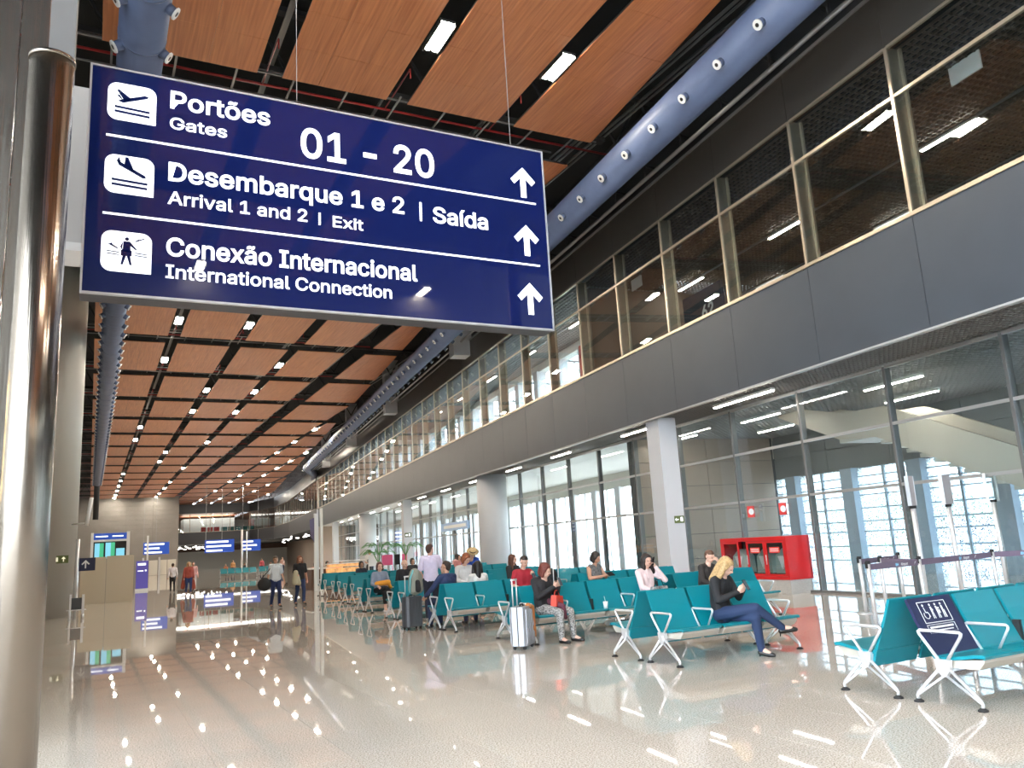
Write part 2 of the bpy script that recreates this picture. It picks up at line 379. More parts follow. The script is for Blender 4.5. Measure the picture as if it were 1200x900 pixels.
# fascia panels of two heights with recessed joints
pm=MB().box(OF,.006,Z1,OF+.06,MOD-.006,Z2-.006).mesh('fascia_panel','fascia')
for k,s in frange_mods(-9,31): put('fascia_panel',pm,wall,(0,s,0))
MB().box(OF+.03,-14,Z1+.01,OF+.1,SEND,Z2).build('fascia_backing','truss',wall)
hm=MB().box(OF-.02,.006,Z4+.02,OF+.1,MOD-.006,Z5).mesh('header_panel','header')
for k,s in frange_mods(-9,31): put('header_panel',hm,wall,(0,s,0))
MB().box(OF-.03,-14,Z1-.03,OF+.12,SEND,Z1+.01).build('fascia_edge','fedge',wall)
MB().box(OF-.04,-14,Z2-.01,OF+.32,SEND,Z2+.05).build('sill','mullcap',wall)
MB().box(OF-.06,-14,Z5,OF+.5,SEND,Z5+.08).build('gutter','tray',wall)
b=MB(); b.tube([(OF-.5,-12,12.35),(OF-.5,SEND-2,12.35)],.06,8); b.tube([(OF-1.0,-12,12.75),(OF-1.0,SEND-2,12.75)],.05,8)
b.build('conduit_run','tray',wall)
b=MB()
for k in range(-4,45):
    s=6+2.0*k; b.bar((OF-1.6,s,13.2),(OF+.4,s+.7,13.2),.06); b.bar((OF-.4,s,12.5),(OF-.4,s,13.9),.05); b.bar((OF-1.5,s+1,12.9),(OF+.2,s,13.7),.04)
b.box(OF+.6,-12,12.45,OF+.7,SEND,15.6)
b.build('bracket_run','truss',wall)
# upper glazing (window_1)
def glazing(name,k0,k1,o,zs,capw,depth,mm,mc,tm,gm,rear=True):
    wdw=empty(name,(0,0,0),FR,kind='structure')
    fm=MB().box(o-.02,-.035,zs[0],o+.03,.035,zs[-1]).mesh('mullion_cap',mc)
    bm=MB().box(o+.03,-.03,zs[0],o+depth,.03,zs[-1]).mesh('mullion',mm)
    rm=MB().box(o+depth,-.09,zs[0],o+depth+.06,.09,zs[-1]).mesh('rear_post',mc)
    pms=[MB().box(o+.005,.04,a+.035,o+.017,MOD-.04,c-.035).mesh('pane',gm) for a,c in zip(zs,zs[1:])]
    trs=MB().box(o-.01,.035,-.035,o+.06,MOD-.035,.035).mesh('transom',tm)
    for k in range(k0,k1+1):
        s=S0+MOD*k; put('mullion',bm,wdw,(0,s,0)); put('mullion_cap',fm,wdw,(0,s,0))
        if rear: put('rear_post',rm,wdw,(0,s,0))
        if k<k1:
            for p_ in pms: put('pane',p_,wdw,(0,s,0))
            for z in zs: put('transom',trs,wdw,(0,s,z))
    return wdw
glazing('window_1',-8,30,OF,[Z2+.05,Z3,Z4],.06,.30,'mull','mullcap','mullcap','glass')
# lower glazing (window_2), line of the ground floor
w2=glazing('window_2',-8,30,OG,[.03,2.48,3.87,Z1-.03],.06,.16,'mulldk','mulldk','transom','glass',False)
MB().box(OG-.05,-12,0,OG+.2,SEND,.05).build('baseboard_right','mulldk',loc=(0,0,0),rz=FR,kind='structure')
# soffit grid between fascia and glass, and the corridor ceilings
def grid(name,o0,o1,s0,s1,z,po,ps,mt,h=.05):
    b=MB(); n=int((o1-o0)/po)
    for i in range(n+1): b.box(o0+i*po-.012,s0,z,o0+i*po+.012,s1,z+h)
    n=int((s1-s0)/ps)
    for j in range(n+1): b.box(o0,s0+j*ps-.012,z+.004,o1,s0+j*ps+.012,z+h+.004)
    return b.build(name,mt,c2,kind='stuff')
c2=MB().box(OF+.1,-14,5.55,OE+.1,27.3,Z2-.3).box(OF+.1,27.3,5.55,17.4,SEND,Z2-.3).box(17.4,27.3,5.55,OE+.1,SEND,5.75).build('trim_3','deck',rz=FR,kind='structure',label='concrete floor slab of the upper level')
grid('ceiling_grid',OF+.12,OG-.02,-4,60,Z1+.02,.13,.13,'gridmid')
grid('ceiling_grid',OG+.2,OE,-4,27,Z1+.06,.2,.2,'gridlt')
MB().box(OF+.12,60,Z1+.05,OG,SEND,Z1+.1).box(OG+.2,27.3,Z1+.05,OE,SEND,Z1+.1).build('soffit_board','white',c2)
MB().box(OF+.1,-14,Z2-.3,OE,27.3,Z2-.02).box(OF+.1,27.3,Z2-.3,17.3,SEND,Z2-.02).build('upper_floor','gran2',c2)
c3=MB().box(OF+.4,-14,11.95,OE+.3,27.3,12.2).box(OF+.4,27.3,11.95,17.6,SEND,12.2).build('trim_4','deck',rz=FR,kind='structure',label='dark slab above the upper corridor grid ceiling')
c2s=c2; c2=c3
grid('ceiling_grid',OF+.5,OE,-4,27,11.3,.16,.2,'grid',.06)
grid('ceiling_grid',OF+.5,16.9,27,70,11.3,.2,.25,'gridlt',.06)
MB().box(OF+.5,70,11.35,16.9,SEND,11.4).build('soffit_board','white',c3)
# outer wall: near part below with cladding above fritted windows, far part brighter
ow=empty('wall_outer',(0,0,0),FR,kind='structure')
cp=MB().box(OE,.01,.01,OE+.08,3.0-.01,.78-.01).mesh('cladding_panel','cladcool')
for s in [ -3+3*k for k in range(10)]:
    for z in (3.62,4.42): put('cladding_panel',cp,ow,(0,s,z))
MB().box(OE+.05,-12,3.6,OE+.3,27,7.5).build('wall_core','cladcool',ow)
MB().box(OE,27,4.45,OE+.3,SEND,5.6).build('wall_core','cream',ow)
w3=empty('window_3',(0,0,0),FR,kind='structure')
colm=MB().box(OE-.25,-.28,0,OE+.25,.28,3.62).mesh('window_pillar','bluecol')
mid=MB().box(OE-.03,-.04,0,OE+.09,.04,3.6).mesh('mullion','bluecol')
hor=MB().box(OE-.015,.28,-.018,OE+.05,2.92,.018).mesh('transom','bluecol')
pn=MB().box(OE+.02,.28,0,OE+.03,3.0-.28,3.6).mesh('pane','frit')
for i in range(-4,9):
    s=1.9+3.0*i; put('window_pillar',colm,w3,(0,s,0)); put('mullion',mid,w3,(0,s+1.5,0)); put('pane',pn,w3,(0,s,0))
    for z in (.42,.9,1.4,1.75,2.2,2.65,3.0,3.3): put('transom',hor,w3,(0,s,z))
w4=empty('window_4',(0,0,0),FR,kind='structure')
colm=MB().box(OE-.15,-.3,0,OE+.2,.3,4.5).mesh('window_pillar','column')
mid=MB().box(OE-.03,-.05,0,OE+.09,.05,4.45).mesh('mullion','column')
pn=MB().box(OE+.02,.35,.02,OE+.03,3.0-.35,4.45).mesh('pane','extglass')
for i in range(0,26):
    s=28.6+3.0*i; put('window_pillar',colm,w4,(0,s,0)); put('mullion',mid,w4,(0,s+1.5,0)); put('pane',pn,w4,(0,s,0))
w5=empty('window_5',(0,0,0),FR,kind='structure')
UO=17.0
colm=MB().box(UO-.15,-.3,7.5,UO+.4,.3,11.0).mesh('window_pillar','column')
pn=MB().box(UO+.02,.3,7.55,UO+.03,3.0-.3,10.95).mesh('pane','extglass')
for i in range(0,26):
    s=28.6+3.0*i; put('window_pillar',colm,w5,(0,s,0)); put('pane',pn,w5,(0,s,0))
# cross wall behind the ground floor glass and above it
cw=empty('wall_cross',(0,0,0),FR,kind='structure')
MB().box(OG+.35,27.05,0,OE+.3,27.3,5.3).build('wall_core','truss',cw)
cp=MB().box(.008,-.03,.008,1.55-.008,.06,.92-.008).mesh('cladding_panel','clad')
for i in range(4):
    for j in range(6): put('cladding_panel',cp,cw,(OG+.55+1.55*i,27,.92*j-.2))
MB().box(16.95,27.3,10.95,17.5,SEND,11.6).box(16.95,27.3,7.4,17.4,SEND,7.56).build('upper_window_band','white',cw)
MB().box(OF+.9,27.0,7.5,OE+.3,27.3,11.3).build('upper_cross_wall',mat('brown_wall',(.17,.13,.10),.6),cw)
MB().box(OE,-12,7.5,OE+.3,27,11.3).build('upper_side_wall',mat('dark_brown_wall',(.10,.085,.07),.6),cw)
# columns: square and round in turn
for s,kind in ((4,'round'),(22,'square'),(40,'round'),(58,'square'),(76,'round'),(94,'square')):
    x,y,_=FP(s,0)
    if kind=='square': o=MB().box(13.0,s-.4,0,13.62,s+.35,5.6).build('trim_%d'%(5+int(s/18)),'column',rz=FR,kind='structure',label='square painted column under the fascia')
    else: o=MB().tube([FP(s,13.75,0),FP(s,13.75,5.6)],.78,40).build('trim_%d'%(5+int(s/18)),'column',kind='structure',label='round painted column under the fascia')
for s in (40,58,76,94): MB().box(11.9,s-.45,11.6,12.9,s+.45,15.6).build('trim_%d'%(20+int(s)),'column',rz=FR,kind='structure')
# linear lights
def linear(s,o,z,L_,label,group=None,dirs=True):
    e=empty('linear_light',FP(s,o,z),FR,label=label,cat='light',group=group)
    MB().box(-.06,-L_/2,.01,.06,L_/2,.08).build('housing','white',e); MB().box(-.045,-L_/2+.02,-.012,.045,L_/2-.02,.0095).build('tube','tubec',e)
for i,s in enumerate([17.9,23.9,30.2,35.8,41.8,47.8,53.8,60,66,72,78,84,90]):
    linear(s,13.45,5.13,2.6 if i==0 else 1.9,['','long lit linear lamp under the fascia right of the square column'][i==0] or 'lit linear lamp under the fascia soffit, %s one beyond the square column'%ORD[i-1],'linear lamps under the fascia')
for i,s in enumerate([15.5,20.9,25.5]): linear(s,16.3,5.12,1.9,'linear lamp behind the ground floor glass, front row, %s from the right'%ORD[i],'corridor ceiling lamps')
for i,s in enumerate([17.2,23.2]): linear(s,18.7,5.12,1.9,'linear lamp behind the ground floor glass, rear row, %s from the right'%ORD[i],'corridor ceiling lamps')
for i,s in enumerate([13.65,19.95,25.6]): linear(s,17.45,11.2,1.7,'linear lamp below the dark upper grid ceiling, front row, %s from the right'%ORD[i],'upper corridor lamps')
for i,s in enumerate([31.5,37.5,43.5,49.5,55.5]): linear(s,15.3,11.2,1.7,'linear lamp below the pale upper grid ceiling, %s from the right'%ORD[i],'far upper corridor lamps')
for i,s in enumerate([18.5,24.8]): linear(s,20.6,11.2,1.7,'linear lamp below the dark upper grid ceiling, rear row, %s from the right'%ORD[i],'upper corridor lamps')
b=MB()
for o in (17.45,20.6): b.box(o-.05,-4,11.28,o+.05,27,11.32)
b.box(15.25,27.3,11.28,15.35,70,11.32)
b.build('lamp_track','tray',c3)
for s in (11.1,25.6):
    e=empty('hanging_board',FP(s,15.05,10.9),FR,label='blank white board hanging below the upper ceiling, %s'%('nearest the top right corner' if s<20 else 'left one beyond the number 62'),cat='sign')
    MB().box(-.02,-.38,0,.02,.38,.42).build('board','white',e); MB().bar((0,-.3,.42),(0,-.3,.5),.015).bar((0,.3,.42),(0,.3,.5),.015).build('hanger','tray',e)

# diagonal stair behind the glass
st=empty('staircase',FP(10.5,17.5,0),FR,label='white staircase with solid parapets rising behind the ground floor glass',cat='stairs')
def stair_par(x,name):
    ptsl=[(8.2-10.5,-.0),(17.5-10.5,4.03),(18.9-10.5,4.15),(21.5-10.5,5.23)]
    ptsu=[(21.5-10.5,5.6),(18.65-10.5,4.9),(17.1-10.5,4.84),(16.7-10.5,4.68),(8.2-10.5,.95)]
    MB().prism(ptsl+ptsu,x,x+.09,'x').build(name,mat('stair_cream',(.60,.54,.46),.5),st)
stair_par(0,'parapet'); stair_par(1.5,'parapet')
b=MB()
for i in range(22):
    s=8.2-10.5+i*9.2/22; z=.2+i*3.9/22
    b.box(.09,s,z-.1,1.5,s+.45,z+.0)
b.build('flight','cream',st)
MB().box(.09,7.0,4.05,1.5,8.5,4.2).build('landing','cream',st)

# hose reel cabinet in red, in front of the glass
fc=empty('fire_hose_cabinet',FP(17.45,13.95,0),FR,label='glazed red fire hose cabinet on a granite plinth before the glass',cat='cabinet')
cl=2.9
MB().box(.03,.03,0,.72,cl-.03,.35).build('plinth','gran2',fc)
b=MB(); b.box(0,0,.35,.75,cl,.43); b.box(0,0,1.36,.75,cl,1.46); b.box(0,0,.43,.75,.07,1.36); b.box(0,cl-.07,.43,.75,cl,1.36); b.box(.70,.07,.43,.75,cl-.07,1.36)
b.build('carcass','red',fc)
for y0,y1 in ((.08,.88),(.9,1.7),(2.05,2.82)):
    d=empty('door',(0,y0,.44),parent=fc); h=y1-y0
    MB().box(0,0,0,.03,.07,.91).box(0,h-.07,0,.03,h,.91).box(0,.07,0,.03,h-.07,.05).box(0,.07,.86,.03,h-.07,.91).build('door_frame','red',d)
    MB().box(.012,.07,.05,.02,h-.07,.86).build('door_pane','glass',d)
    if y0<2: MB().box(-.006,.2,.6,.0,.62,.75).build('label_plate','redsign',d); MB().box(-.008,.24,.64,-.006,.58,.66).box(-.008,.24,.69,-.006,.58,.71).build('label_text','white',d)
    MB().tube([(-.02,h-.04,.3),(-.02,h-.04,.55)],.012,8).build('handle','chrome',d)
b=MB(); b.box(.66,.1,.45,.68,cl-.1,1.34); b.build('back_board',mat('dark_back',(.03,.035,.035),.6),fc)
for y in (.5,1.3,2.4): MB().prism([(y-.33,.5),(y+.33,.5),(y+.3,.95),(y,1.15),(y-.3,.95)],.25,.55,'x').prism([(y-.15,.95),(y,.6),(y+.15,.95)],.2,.25,'x',1).build('folded_hose',['hose','white'],fc)
for i,(dy,dz,r) in enumerate(((2.1,.55,0),(.7,.6,1))):
    e=empty('fire_sign',FP(17.45+dy,14.55,2.02),FR,label='small red projecting sign above the hose cabinet, '+('right one' if r else 'left one'),cat='sign')
    MB().box(-.12,-.01,0,.12,.01,.32).build('plate','redsign',e); MB().tube([(0,-.014,.16),(0,-.01,.16)],.09,16).build('emblem','white',e)
# reflected twin behind the cross wall side is left to the glass itself
e=empty('exit_sign',FP(21.59,13.42,2.0),FR,label='green and white exit sign with left arrow on the square column',cat='sign')
MB().box(-.17,-.012,0,.17,0,.22).build('plate','green',e)
MB().box(-.13,-.016,.095,-.03,-.012,.125).prism([(-.15,.11),(-.10,.16),(-.10,.06)],-.016,-.012,'y').box(.04,-.016,.05,.12,-.012,.18).build('pictogram','signwhite',e)
e=empty('exit_sign',FP(57.59,13.3,2.6),FR,label='small exit sign on the farther square column beyond the palms',cat='sign')
MB().box(-.25,-.012,0,.25,0,.3).build('plate','green',e); MB().box(-.18,-.016,.08,-.02,-.012,.2).box(.04,-.016,.06,.16,-.012,.24).build('pictogram','signwhite',e)

# ------------------------------------------------------------------ outside
MB().box(-250,-200,-.6,400,400,-.4).build('floor_apron','asphalt',kind='structure')
g=MB().box(40,-60,-.39,78,85,-.37,0).box(85,-60,-.39,110,95,-.36,0).build('lawn','grass',kind='structure')
b=MB()
for i in range(50):
    s=-60+i*3.1; r=random.uniform(2.2,4.5); b.sphere((95+random.uniform(0,6),s,random.uniform(.5,2.0)),r,0,8,(1,1,.9))
b.build('tree_line','trees',kind='stuff',label='hazy line of green trees beyond the airfield',cat='trees')
for i,(s,o) in enumerate(((6,36),(14,37),(22,36),(31,38))):
    e=empty('van',FP(s,o,-.4),FR+.1,label='dark van parked outside the fritted glass, %s from the right'%ORD[i],cat='vehicle',group='vehicles outside the fritted windows')
    MB().prism([(-2.3,.35),(2.3,.35),(2.3,1.1),(1.5,2.0),(-2.2,2.0)],-.9,.9,'x').build('body','van',e)
    for y in (-1.4,1.5):
        for x in (-.85,.75): MB().tube([(x,y,.35),(x+.15,y,.35)],.35,14).build('wheel','rubber',e)

# ------------------------------------------------------------------ far part of the hall
FV=[FP(SEND,OF)[:2],(30,140),(31,158),(28.5,170),(13.6,171)]
def along(a,b_,z0,z1,t,name,mt,parent=None,off=0):
    a=Vector((*a,0));c=Vector((*b_,0));d=(c-a).normalized();n=Vector((d.y,-d.x,0))
    vs=[a+n*off,c+n*off,c+n*(off+t),a+n*(off+t)]
    return MB().prism([(p.x,p.y) for p in vs],z0,z1,'z').build(name,mt,parent)
fwl=empty('wall_far',(0,0,0),kind='structure')
for a,c in zip(FV,FV[1:]):
    along(a,c,Z1,Z2,.15,'fascia_panel','farfascia',fwl,-.16); along(a,c,Z4,Z5+.6,.15,'header_panel','farfascia',fwl,-.16)
    along(a,c,Z2+.001,Z2+.05,.25,'sill','mullcap',fwl,-.18)
    L_=(Vector(c)-Vector(a)).length; n=max(2,int(L_/3))
    for i in range(n):
        p=Vector(a).lerp(Vector(c),i/n); q=Vector(a).lerp(Vector(c),(i+1)/n)
        along(p,p+(q-p)*.03,Z2,Z4,.12,'mullion','mull',fwl); along(p,q,Z2+.05,Z4-.02,.012,'pane','glass',fwl,.04)
along(FV[0],(FV[0][0]+9,FV[0][1]-1.1),0,Z4,.2,'end_pier','clad',fwl)
MB().prism([FV[0],FV[1],FV[2],FV[3],FV[4],(13.6,205),(44,205),(44,100)],Z1+.1,Z2-.05,'z').build('upper_floor','deck',fwl)
MB().prism([FV[0],FV[1],FV[2],FV[3],FV[4],(13.6,205),(44,205),(44,100)],Z4+.1,Z4+.2,'z').build('upper_ceiling','wood',fwl)
MB().box(13.6,204,0,44,205,12).build('back_wall','cream',fwl)
MB().box(43,100,0,43.3,205,12).build('side_wall','clad',fwl)
MB().box(13.7,203.6,4.2,43,203.9,5.3).build('shop_fascia','brownwood',fwl)
for nm,z,pw in (('area_upper',11.2,1100),('area_lower',5.2,1000)):  # added fill lights to brighten the far balcony, not fixtures of the hall
    ld=bpy.data.lights.new(nm,'AREA'); ld.shape='RECTANGLE'; ld.size=22; ld.size_y=8; ld.energy=pw; ld.color=(1,.95,.86)
    lo=bpy.data.objects.new('far_fill_light',ld); COL.objects.link(lo); lo.location=(27,182,z)
ew=MB().box(-4,152.3,0,13.6,152.6,15.6).box(13.3,152.3,0,13.6,205,15.6).build('wall_end','endclad',kind='structure')
for j in range(17):
    for i in range(4): MB().box(-3+4.15*i+.01,152.2,.78*j+.01,-3+4.15*(i+1)-.01,152.3,.78*(j+1)-.01).build('cladding_panel','endclad',ew)
for i in range(4):
    MB().box(7.6+i*1.45,152.1,.02,8.95+i*1.45,152.19,2.5).build('door_%d'%(i+1),'cream',kind='structure')
for i,x in enumerate((8,10.5)): MB().box(x,151.9,0,x+.3,152.18,3.0).build('trim_%d'%(150+i),'column',kind='structure')
# upper far lounge blocks
e=MB().box(17,180,Z2,27,186,10.6).build('kiosk_box','white',label='white boxed kiosk on the far upper level',cat='kiosk')
e=MB().box(29.3,176,Z2,30.4,176.4,10.0).build('banner','red',label='red banner panel on the far upper level',cat='banner')
for i in range(5): MB().box(22+i*1.3+1.5,173,Z2,24.6+i*1.3,173.5,Z2+.95).build('lounge_chair','teal2',label='green seat on the far upper level, %s from the left'%ORD[i],cat='chair',group='upper level seats')
for i in range(3): MB().box(19.6+i*1.2,172.6,Z2,20.6+i*1.2,173.3,Z2+1.0).build('lounge_chair','red',label='red armchair on the far upper level, %s from the left'%ORD[i],cat='chair',group='upper level red chairs')
# spotlights under the far soffit
sp=MB().tube([(0,0,0),(0,0,-.12)],.16,8).mesh('spotlight','spot')
random.seed(3)
for i in range(70):
    t=i/70; y=172+random.uniform(0,18); x=14.5+t*16
    if i>48: q=(i-48)/22; x=26.8+q*6+random.uniform(0,2.5); y=112+q*55
    put('spotlight',sp,None,(x,y,5.1-random.uniform(0,.5)),label='small round spotlight under the far balcony',cat='light',group='spotlights under the far balcony')
def signboard(name,x,y,z0,w,h,mt,label,lines,cat='sign',post=True,rz=0,col='signwhite'):
    e=empty(name,(x,y,0),rz,label=label,cat=cat)
    MB().box(0,0,z0,w,.12,z0+h).build('board',mt,e)
    b=MB(); n=len(lines)
    for i,(a,c) in enumerate(lines):
        z=z0+h*(1-(i+.72)/n); b.box(w*a,-.006,z,w*c,0,z+h/n*.42)
    b.build('lettering',col,e)
    if post: MB().box(0,.02,0,.06,.1,z0).build('post','chrome',e)
    return e
signboard('direction_sign',4.0,75,2.55,2.0,1.0,'signblue','blue three line direction sign hanging before the end wall',[(.05,.8),(.05,.62),(.05,.72)],post=False)
MB().box(4.0,75.03,3.55,4.04,75.07,13).box(5.9,75.03,3.55,5.94,75.07,13).build('hanger','tray',bpy.data.objects['direction_sign'])
signboard('direction_sign',15.3,130,3.0,4.2,1.9,'signblue','lit blue direction sign under the far balcony, left one',[(.05,.8),(.05,.9),(.05,.6)],post=False)
signboard('direction_sign',20.6,130,3.0,2.8,1.7,'signblue','lit blue direction sign under the far balcony, right one',[(.05,.6),(.05,.8),(.05,.5)],post=False)
for o_ in [o for o in bpy.data.objects if o.name.startswith('direction_sign') and o.location.y>120]:
    MB().box(.1,.05,4.6,.16,.11,13).box(2.4,.05,4.6,2.46,.11,13).build('hanger','tray',o_)
e=empty('totem',(2.9,62,0),label='purple information totem beside the beige partition',cat='sign')
MB().box(0,0,.15,.75,.2,2.0).build('panel','purple',e); MB().box(-.03,-.03,0,.78,.23,.15).build('plinth','white',e)
MB().box(.1,-.006,1.7,.6,0,1.85).box(.1,-.006,1.3,.45,0,1.36).box(.55,-.006,1.3,.65,0,1.4).build('lettering','signwhite',e)
MB().box(.62,.05,2.0,.74,.15,3.7).build('post','white',e)
# steel twin post mid hall
e=empty('steel_post',(14.6,92,0),label='slim steel post standing in the far hall by the teal seats',cat='post'); MB().tube([(0,0,0),(0,0,4.9)],.11,12).tube([(.5,0,0),(.5,0,4.7)],.07,12).build('pole','chrome',e)

# ------------------------------------------------------------------ left side
wlf=MB().box(-3.4,9,0,-3.1,152.3,15.6).build('wall_left','endclad',kind='structure')
lp_=MB().box(-3.1,.01,.01,-3.04,4.19,1.29).mesh('cladding_panel','endclad')
for i in range(16):
    for j in range(10): put('cladding_panel',lp_,wlf,(0,9+4.2*i,1.3*j))
wl=empty('window_6',kind='structure')
for i in range(8):
    for j in range(4): MB().box(-8.02,-23+4*i+.05,.05+3.8*j,-8,-19+4*i-.05,3.8*(j+1)-.05).build('pane','extglass',wl)
    MB().box(-8.1,-23+4*i-.05,0,-7.9,-23+4*i+.05,15.6).build('mullion','mull',wl)
MB().box(-8,-23.1,0,46,-22.8,15.6).build('wall_rear','endclad',kind='structure')
MB().box(-8,8.9,0,-3.1,9.2,15.6).build('wall_back','endclad',kind='structure')
MB().tube([(-1.57,34.9,0),(-1.57,34.9,15.6)],1.15,48).build('trim_60',mat('grey_pillar',(.36,.335,.295),.45),kind='structure',label='round grey pillar at the left')
e=empty('exit_sign',(-.93,33.90,1.92),label='green exit sign with up arrow on the round grey pillar',cat='sign')
MB().box(-.27,-.02,0,.27,.06,.27).build('plate','green',e)
MB().box(-.2,-.026,.06,-.06,-.02,.21).box(.10,-.026,.05,.13,-.02,.2).prism([(.04,.15),(.115,.23),(.19,.15)],-.026,-.02,'y').build('pictogram',mat('sign_cream',(.8,.78,.6),.5,emit=(.8,.78,.6),es=.3),e)
e=empty('steel_column',(-.26,4.2,0),label='brushed stainless steel round column cover at the left edge',cat='column')
MB().tube([(0,0,0),(0,0,4.13)],.10,40).build('shell','steel',e); MB().tube([(0,0,4.13),(0,0,4.15)],.104,40).build('rim','steel',e)
e=empty('steel_cladding',(-.722,4.35,0),label='flat stainless steel cladding panel behind the round column at the left edge',cat='panel')
MB().box(-1.6,0,0,.30,.05,5.6).build('sheet','steelp',e); MB().box(.308,0,0,.43,.05,5.6).build('sheet','steelp',e)
MB().prism([(.18,2.02),(.275,1.93),(.275,2.5),(.25,2.62),(.18,2.62)],-.014,-.001,'y').build('bronze_plate','brass',e)
MB().box(-.43,6.35,5.05,-.25,6.6,15.6).build('trim_61',mat('grey_post',(.13,.125,.12),.5),kind='structure')
e=empty('grey_housing',(-.30,6.0,0),label='tall pale grey box mounted behind the left end of the large sign',cat='box')
MB().box(-.12,0,3.86,.20,.3,5.05).build('housing',mat('warm_grey_box',(.34,.32,.30),.5),e); MB().box(-.13,-.02,3.80,.21,.32,3.86).build('lip',mat('pale_grey_lip',(.5,.48,.46),.5),e)
MB().box(-.1,.3,4.6,.03,.36,5.05).build('bracket','tray',e)
# beige partition box and information screens
e=empty('partition',(-.34,45,0),label='tall beige board partition left of the far hall',cat='partition')
MB().box(0,0,0,1.10,.05,2.2).build('board','beige',e); MB().box(1.12,0,0,2.28,.05,2.23).build('board','beige',e); MB().box(2.28,0,0,2.33,3,2.2).build('end_board','beige',e)
e=empty('flight_display',(0.05,45.6,0),label='flight information display with two green screens under a blue header',cat='display')
MB().box(0,0,0,.12,.25,3.4).box(1.6,0,0,1.75,.25,3.42).box(.12,0,2.95,1.6,.2,3.05).build('frame','white',e)
MB().box(.12,0,3.05,1.6,.1,3.36).build('header','signblue',e); MB().box(.2,-.005,3.18,.75,0,3.24).box(.95,-.005,3.18,1.45,0,3.24).build('header_text','signwhite',e)
MB().box(.12,.06,2.05,1.6,.12,2.95).build('back_panel','dark',e)
MB().box(.18,.03,2.1,.40,.06,2.88).box(.66,.03,2.1,.90,.06,2.9).build('screen','scrblue',e); MB().box(.40,.03,2.1,.58,.06,2.88).box(.90,.03,2.1,1.08,.06,2.9).build('screen','scrgreen',e)
MB().box(1.14,.03,2.1,1.52,.06,2.6).build('screen','scrblue',e)
e=empty('steel_post',(-.37,33,0),label='polished steel post carrying the blue arrow sign',cat='post'); MB().tube([(0,0,0),(0,0,2.72)],.065,16).build('pole','chrome',e)
e=empty('arrow_sign',(-.31,32.98,1.60),label='navy square sign with a white up arrow on the steel post',cat='sign')
MB().box(0,0,0,.52,.04,.45).build('plate','navyseat',e)
MB().box(.19,-.006,.09,.235,0,.33).prism([(.08,.24),(.2125,.38),(.345,.24),(.31,.21),(.2125,.31),(.115,.21)],-.006,0,'y').build('arrow','nozzle',e)
e=empty('waste_bin',(-.32,33.0-.6,0),label='small steel bin rack at the foot of the steel post',cat='bin')
MB().box(-.22,0,.25,-.16,.3,.82).box(.16,0,.12,.24,.3,.80).build('side_panel','chrome',e); MB().box(-.16,.1,.3,.16,.3,.7).build('bin_body','charcoal',e)
MB().bar((-.3,0,.3),(.3,0,.3),.03).tube([(-.2,0,0),(-.2,0,.3)],.04,8).tube([(.2,0,0),(.2,0,.15)],.05,8).build('rail','chrome',e)
e=empty('banner_tube',(-.10,33.2,3.2),label='slim white tube leaning from the grey pillar',cat='tube'); MB().tube([(-.03,0,0),(.1,0,1.0)],.07,12).tube([(0,.0,.1),(-.5,.9,.1)],.02,6).build('tube','white',e)

# ------------------------------------------------------------------ the large sign
FONT=None
try: FONT=bpy.data.fonts.load(bpy.utils.system_resource('DATAFILES',path='fonts')+'/Inter.woff2')   # Blender's own bundled face
except Exception: FONT=None
def text(s_,x,z,size,parent,bold=.0,mt='signwhite',y=-.004,name='lettering',ext=.002,width=None,align='LEFT'):
    cu=bpy.data.curves.new('t','FONT'); cu.body=s_
    if FONT: cu.font=FONT
    cu.size=size; cu.bevel_depth=bold; cu.bevel_resolution=0; cu.extrude=ext; cu.align_x=align; cu.resolution_u=4
    o=bpy.data.objects.new('t',cu); COL.objects.link(o); bpy.context.view_layer.update()
    me=bpy.data.meshes.new_from_object(o.evaluated_get(bpy.context.evaluated_depsgraph_get())); COL.objects.unlink(o); bpy.data.objects.remove(o)
    for v in me.vertices: v.co.z*=ext/(ext+bold)
    sx=1
    if width and len(me.vertices):
        xs=[v.co.x for v in me.vertices]; sx=width/(max(xs)-min(xs))
        x0=min(xs)
        for v in me.vertices: v.co.x=(v.co.x-x0)*sx
    me.materials.clear(); me.materials.append(M[mt]); 
    ob=put(name,me,parent,(x,y,z),rot=(PI/2,0,0)); return ob
sg=empty('hanging_sign',(-.11,5,3.2),label='large navy lightbox sign with white gate and exit directions',cat='sign')
W_,H_=3.14,1.455
MB().box(.012,0,.012,W_-.012,.16,H_-.012).build('face','navy',sg)
MB().box(0,-.006,0,W_,.02,.012).box(0,-.006,H_-.012,W_,.02,H_).box(0,-.006,.012,.012,.02,H_-.012).box(W_-.012,-.006,.012,W_,.02,H_-.012).build('frame','signframe',sg)
MB().box(0,.0201,0,W_,.15,.011).box(0,.0201,H_-.011,W_,.15,H_).box(0,.0201,.011,.011,.15,H_-.011).box(W_-.011,.0201,.011,W_,.15,H_-.011).box(0,.15,0,W_,.17,.02).build('body',mat('dark_sign_body',(.02,.02,.025),.5),sg)
MB().box(1.25,.07,H_,1.254,.074,12.9).box(2.9,.07,H_,2.904,.074,12).build('hanger','tray',sg)
def tx(s_,x,z,cap,w):
    o=text(s_,x+.11,z-3.2,cap/CAPH,sg,bold=cap*(.034 if cap>.1 else .024),width=w)
    return o
_h=text('H',0,0,1.0,None,width=None); CAPH=max(v.co.y for v in _h.data.vertices); bpy.data.objects.remove(_h)
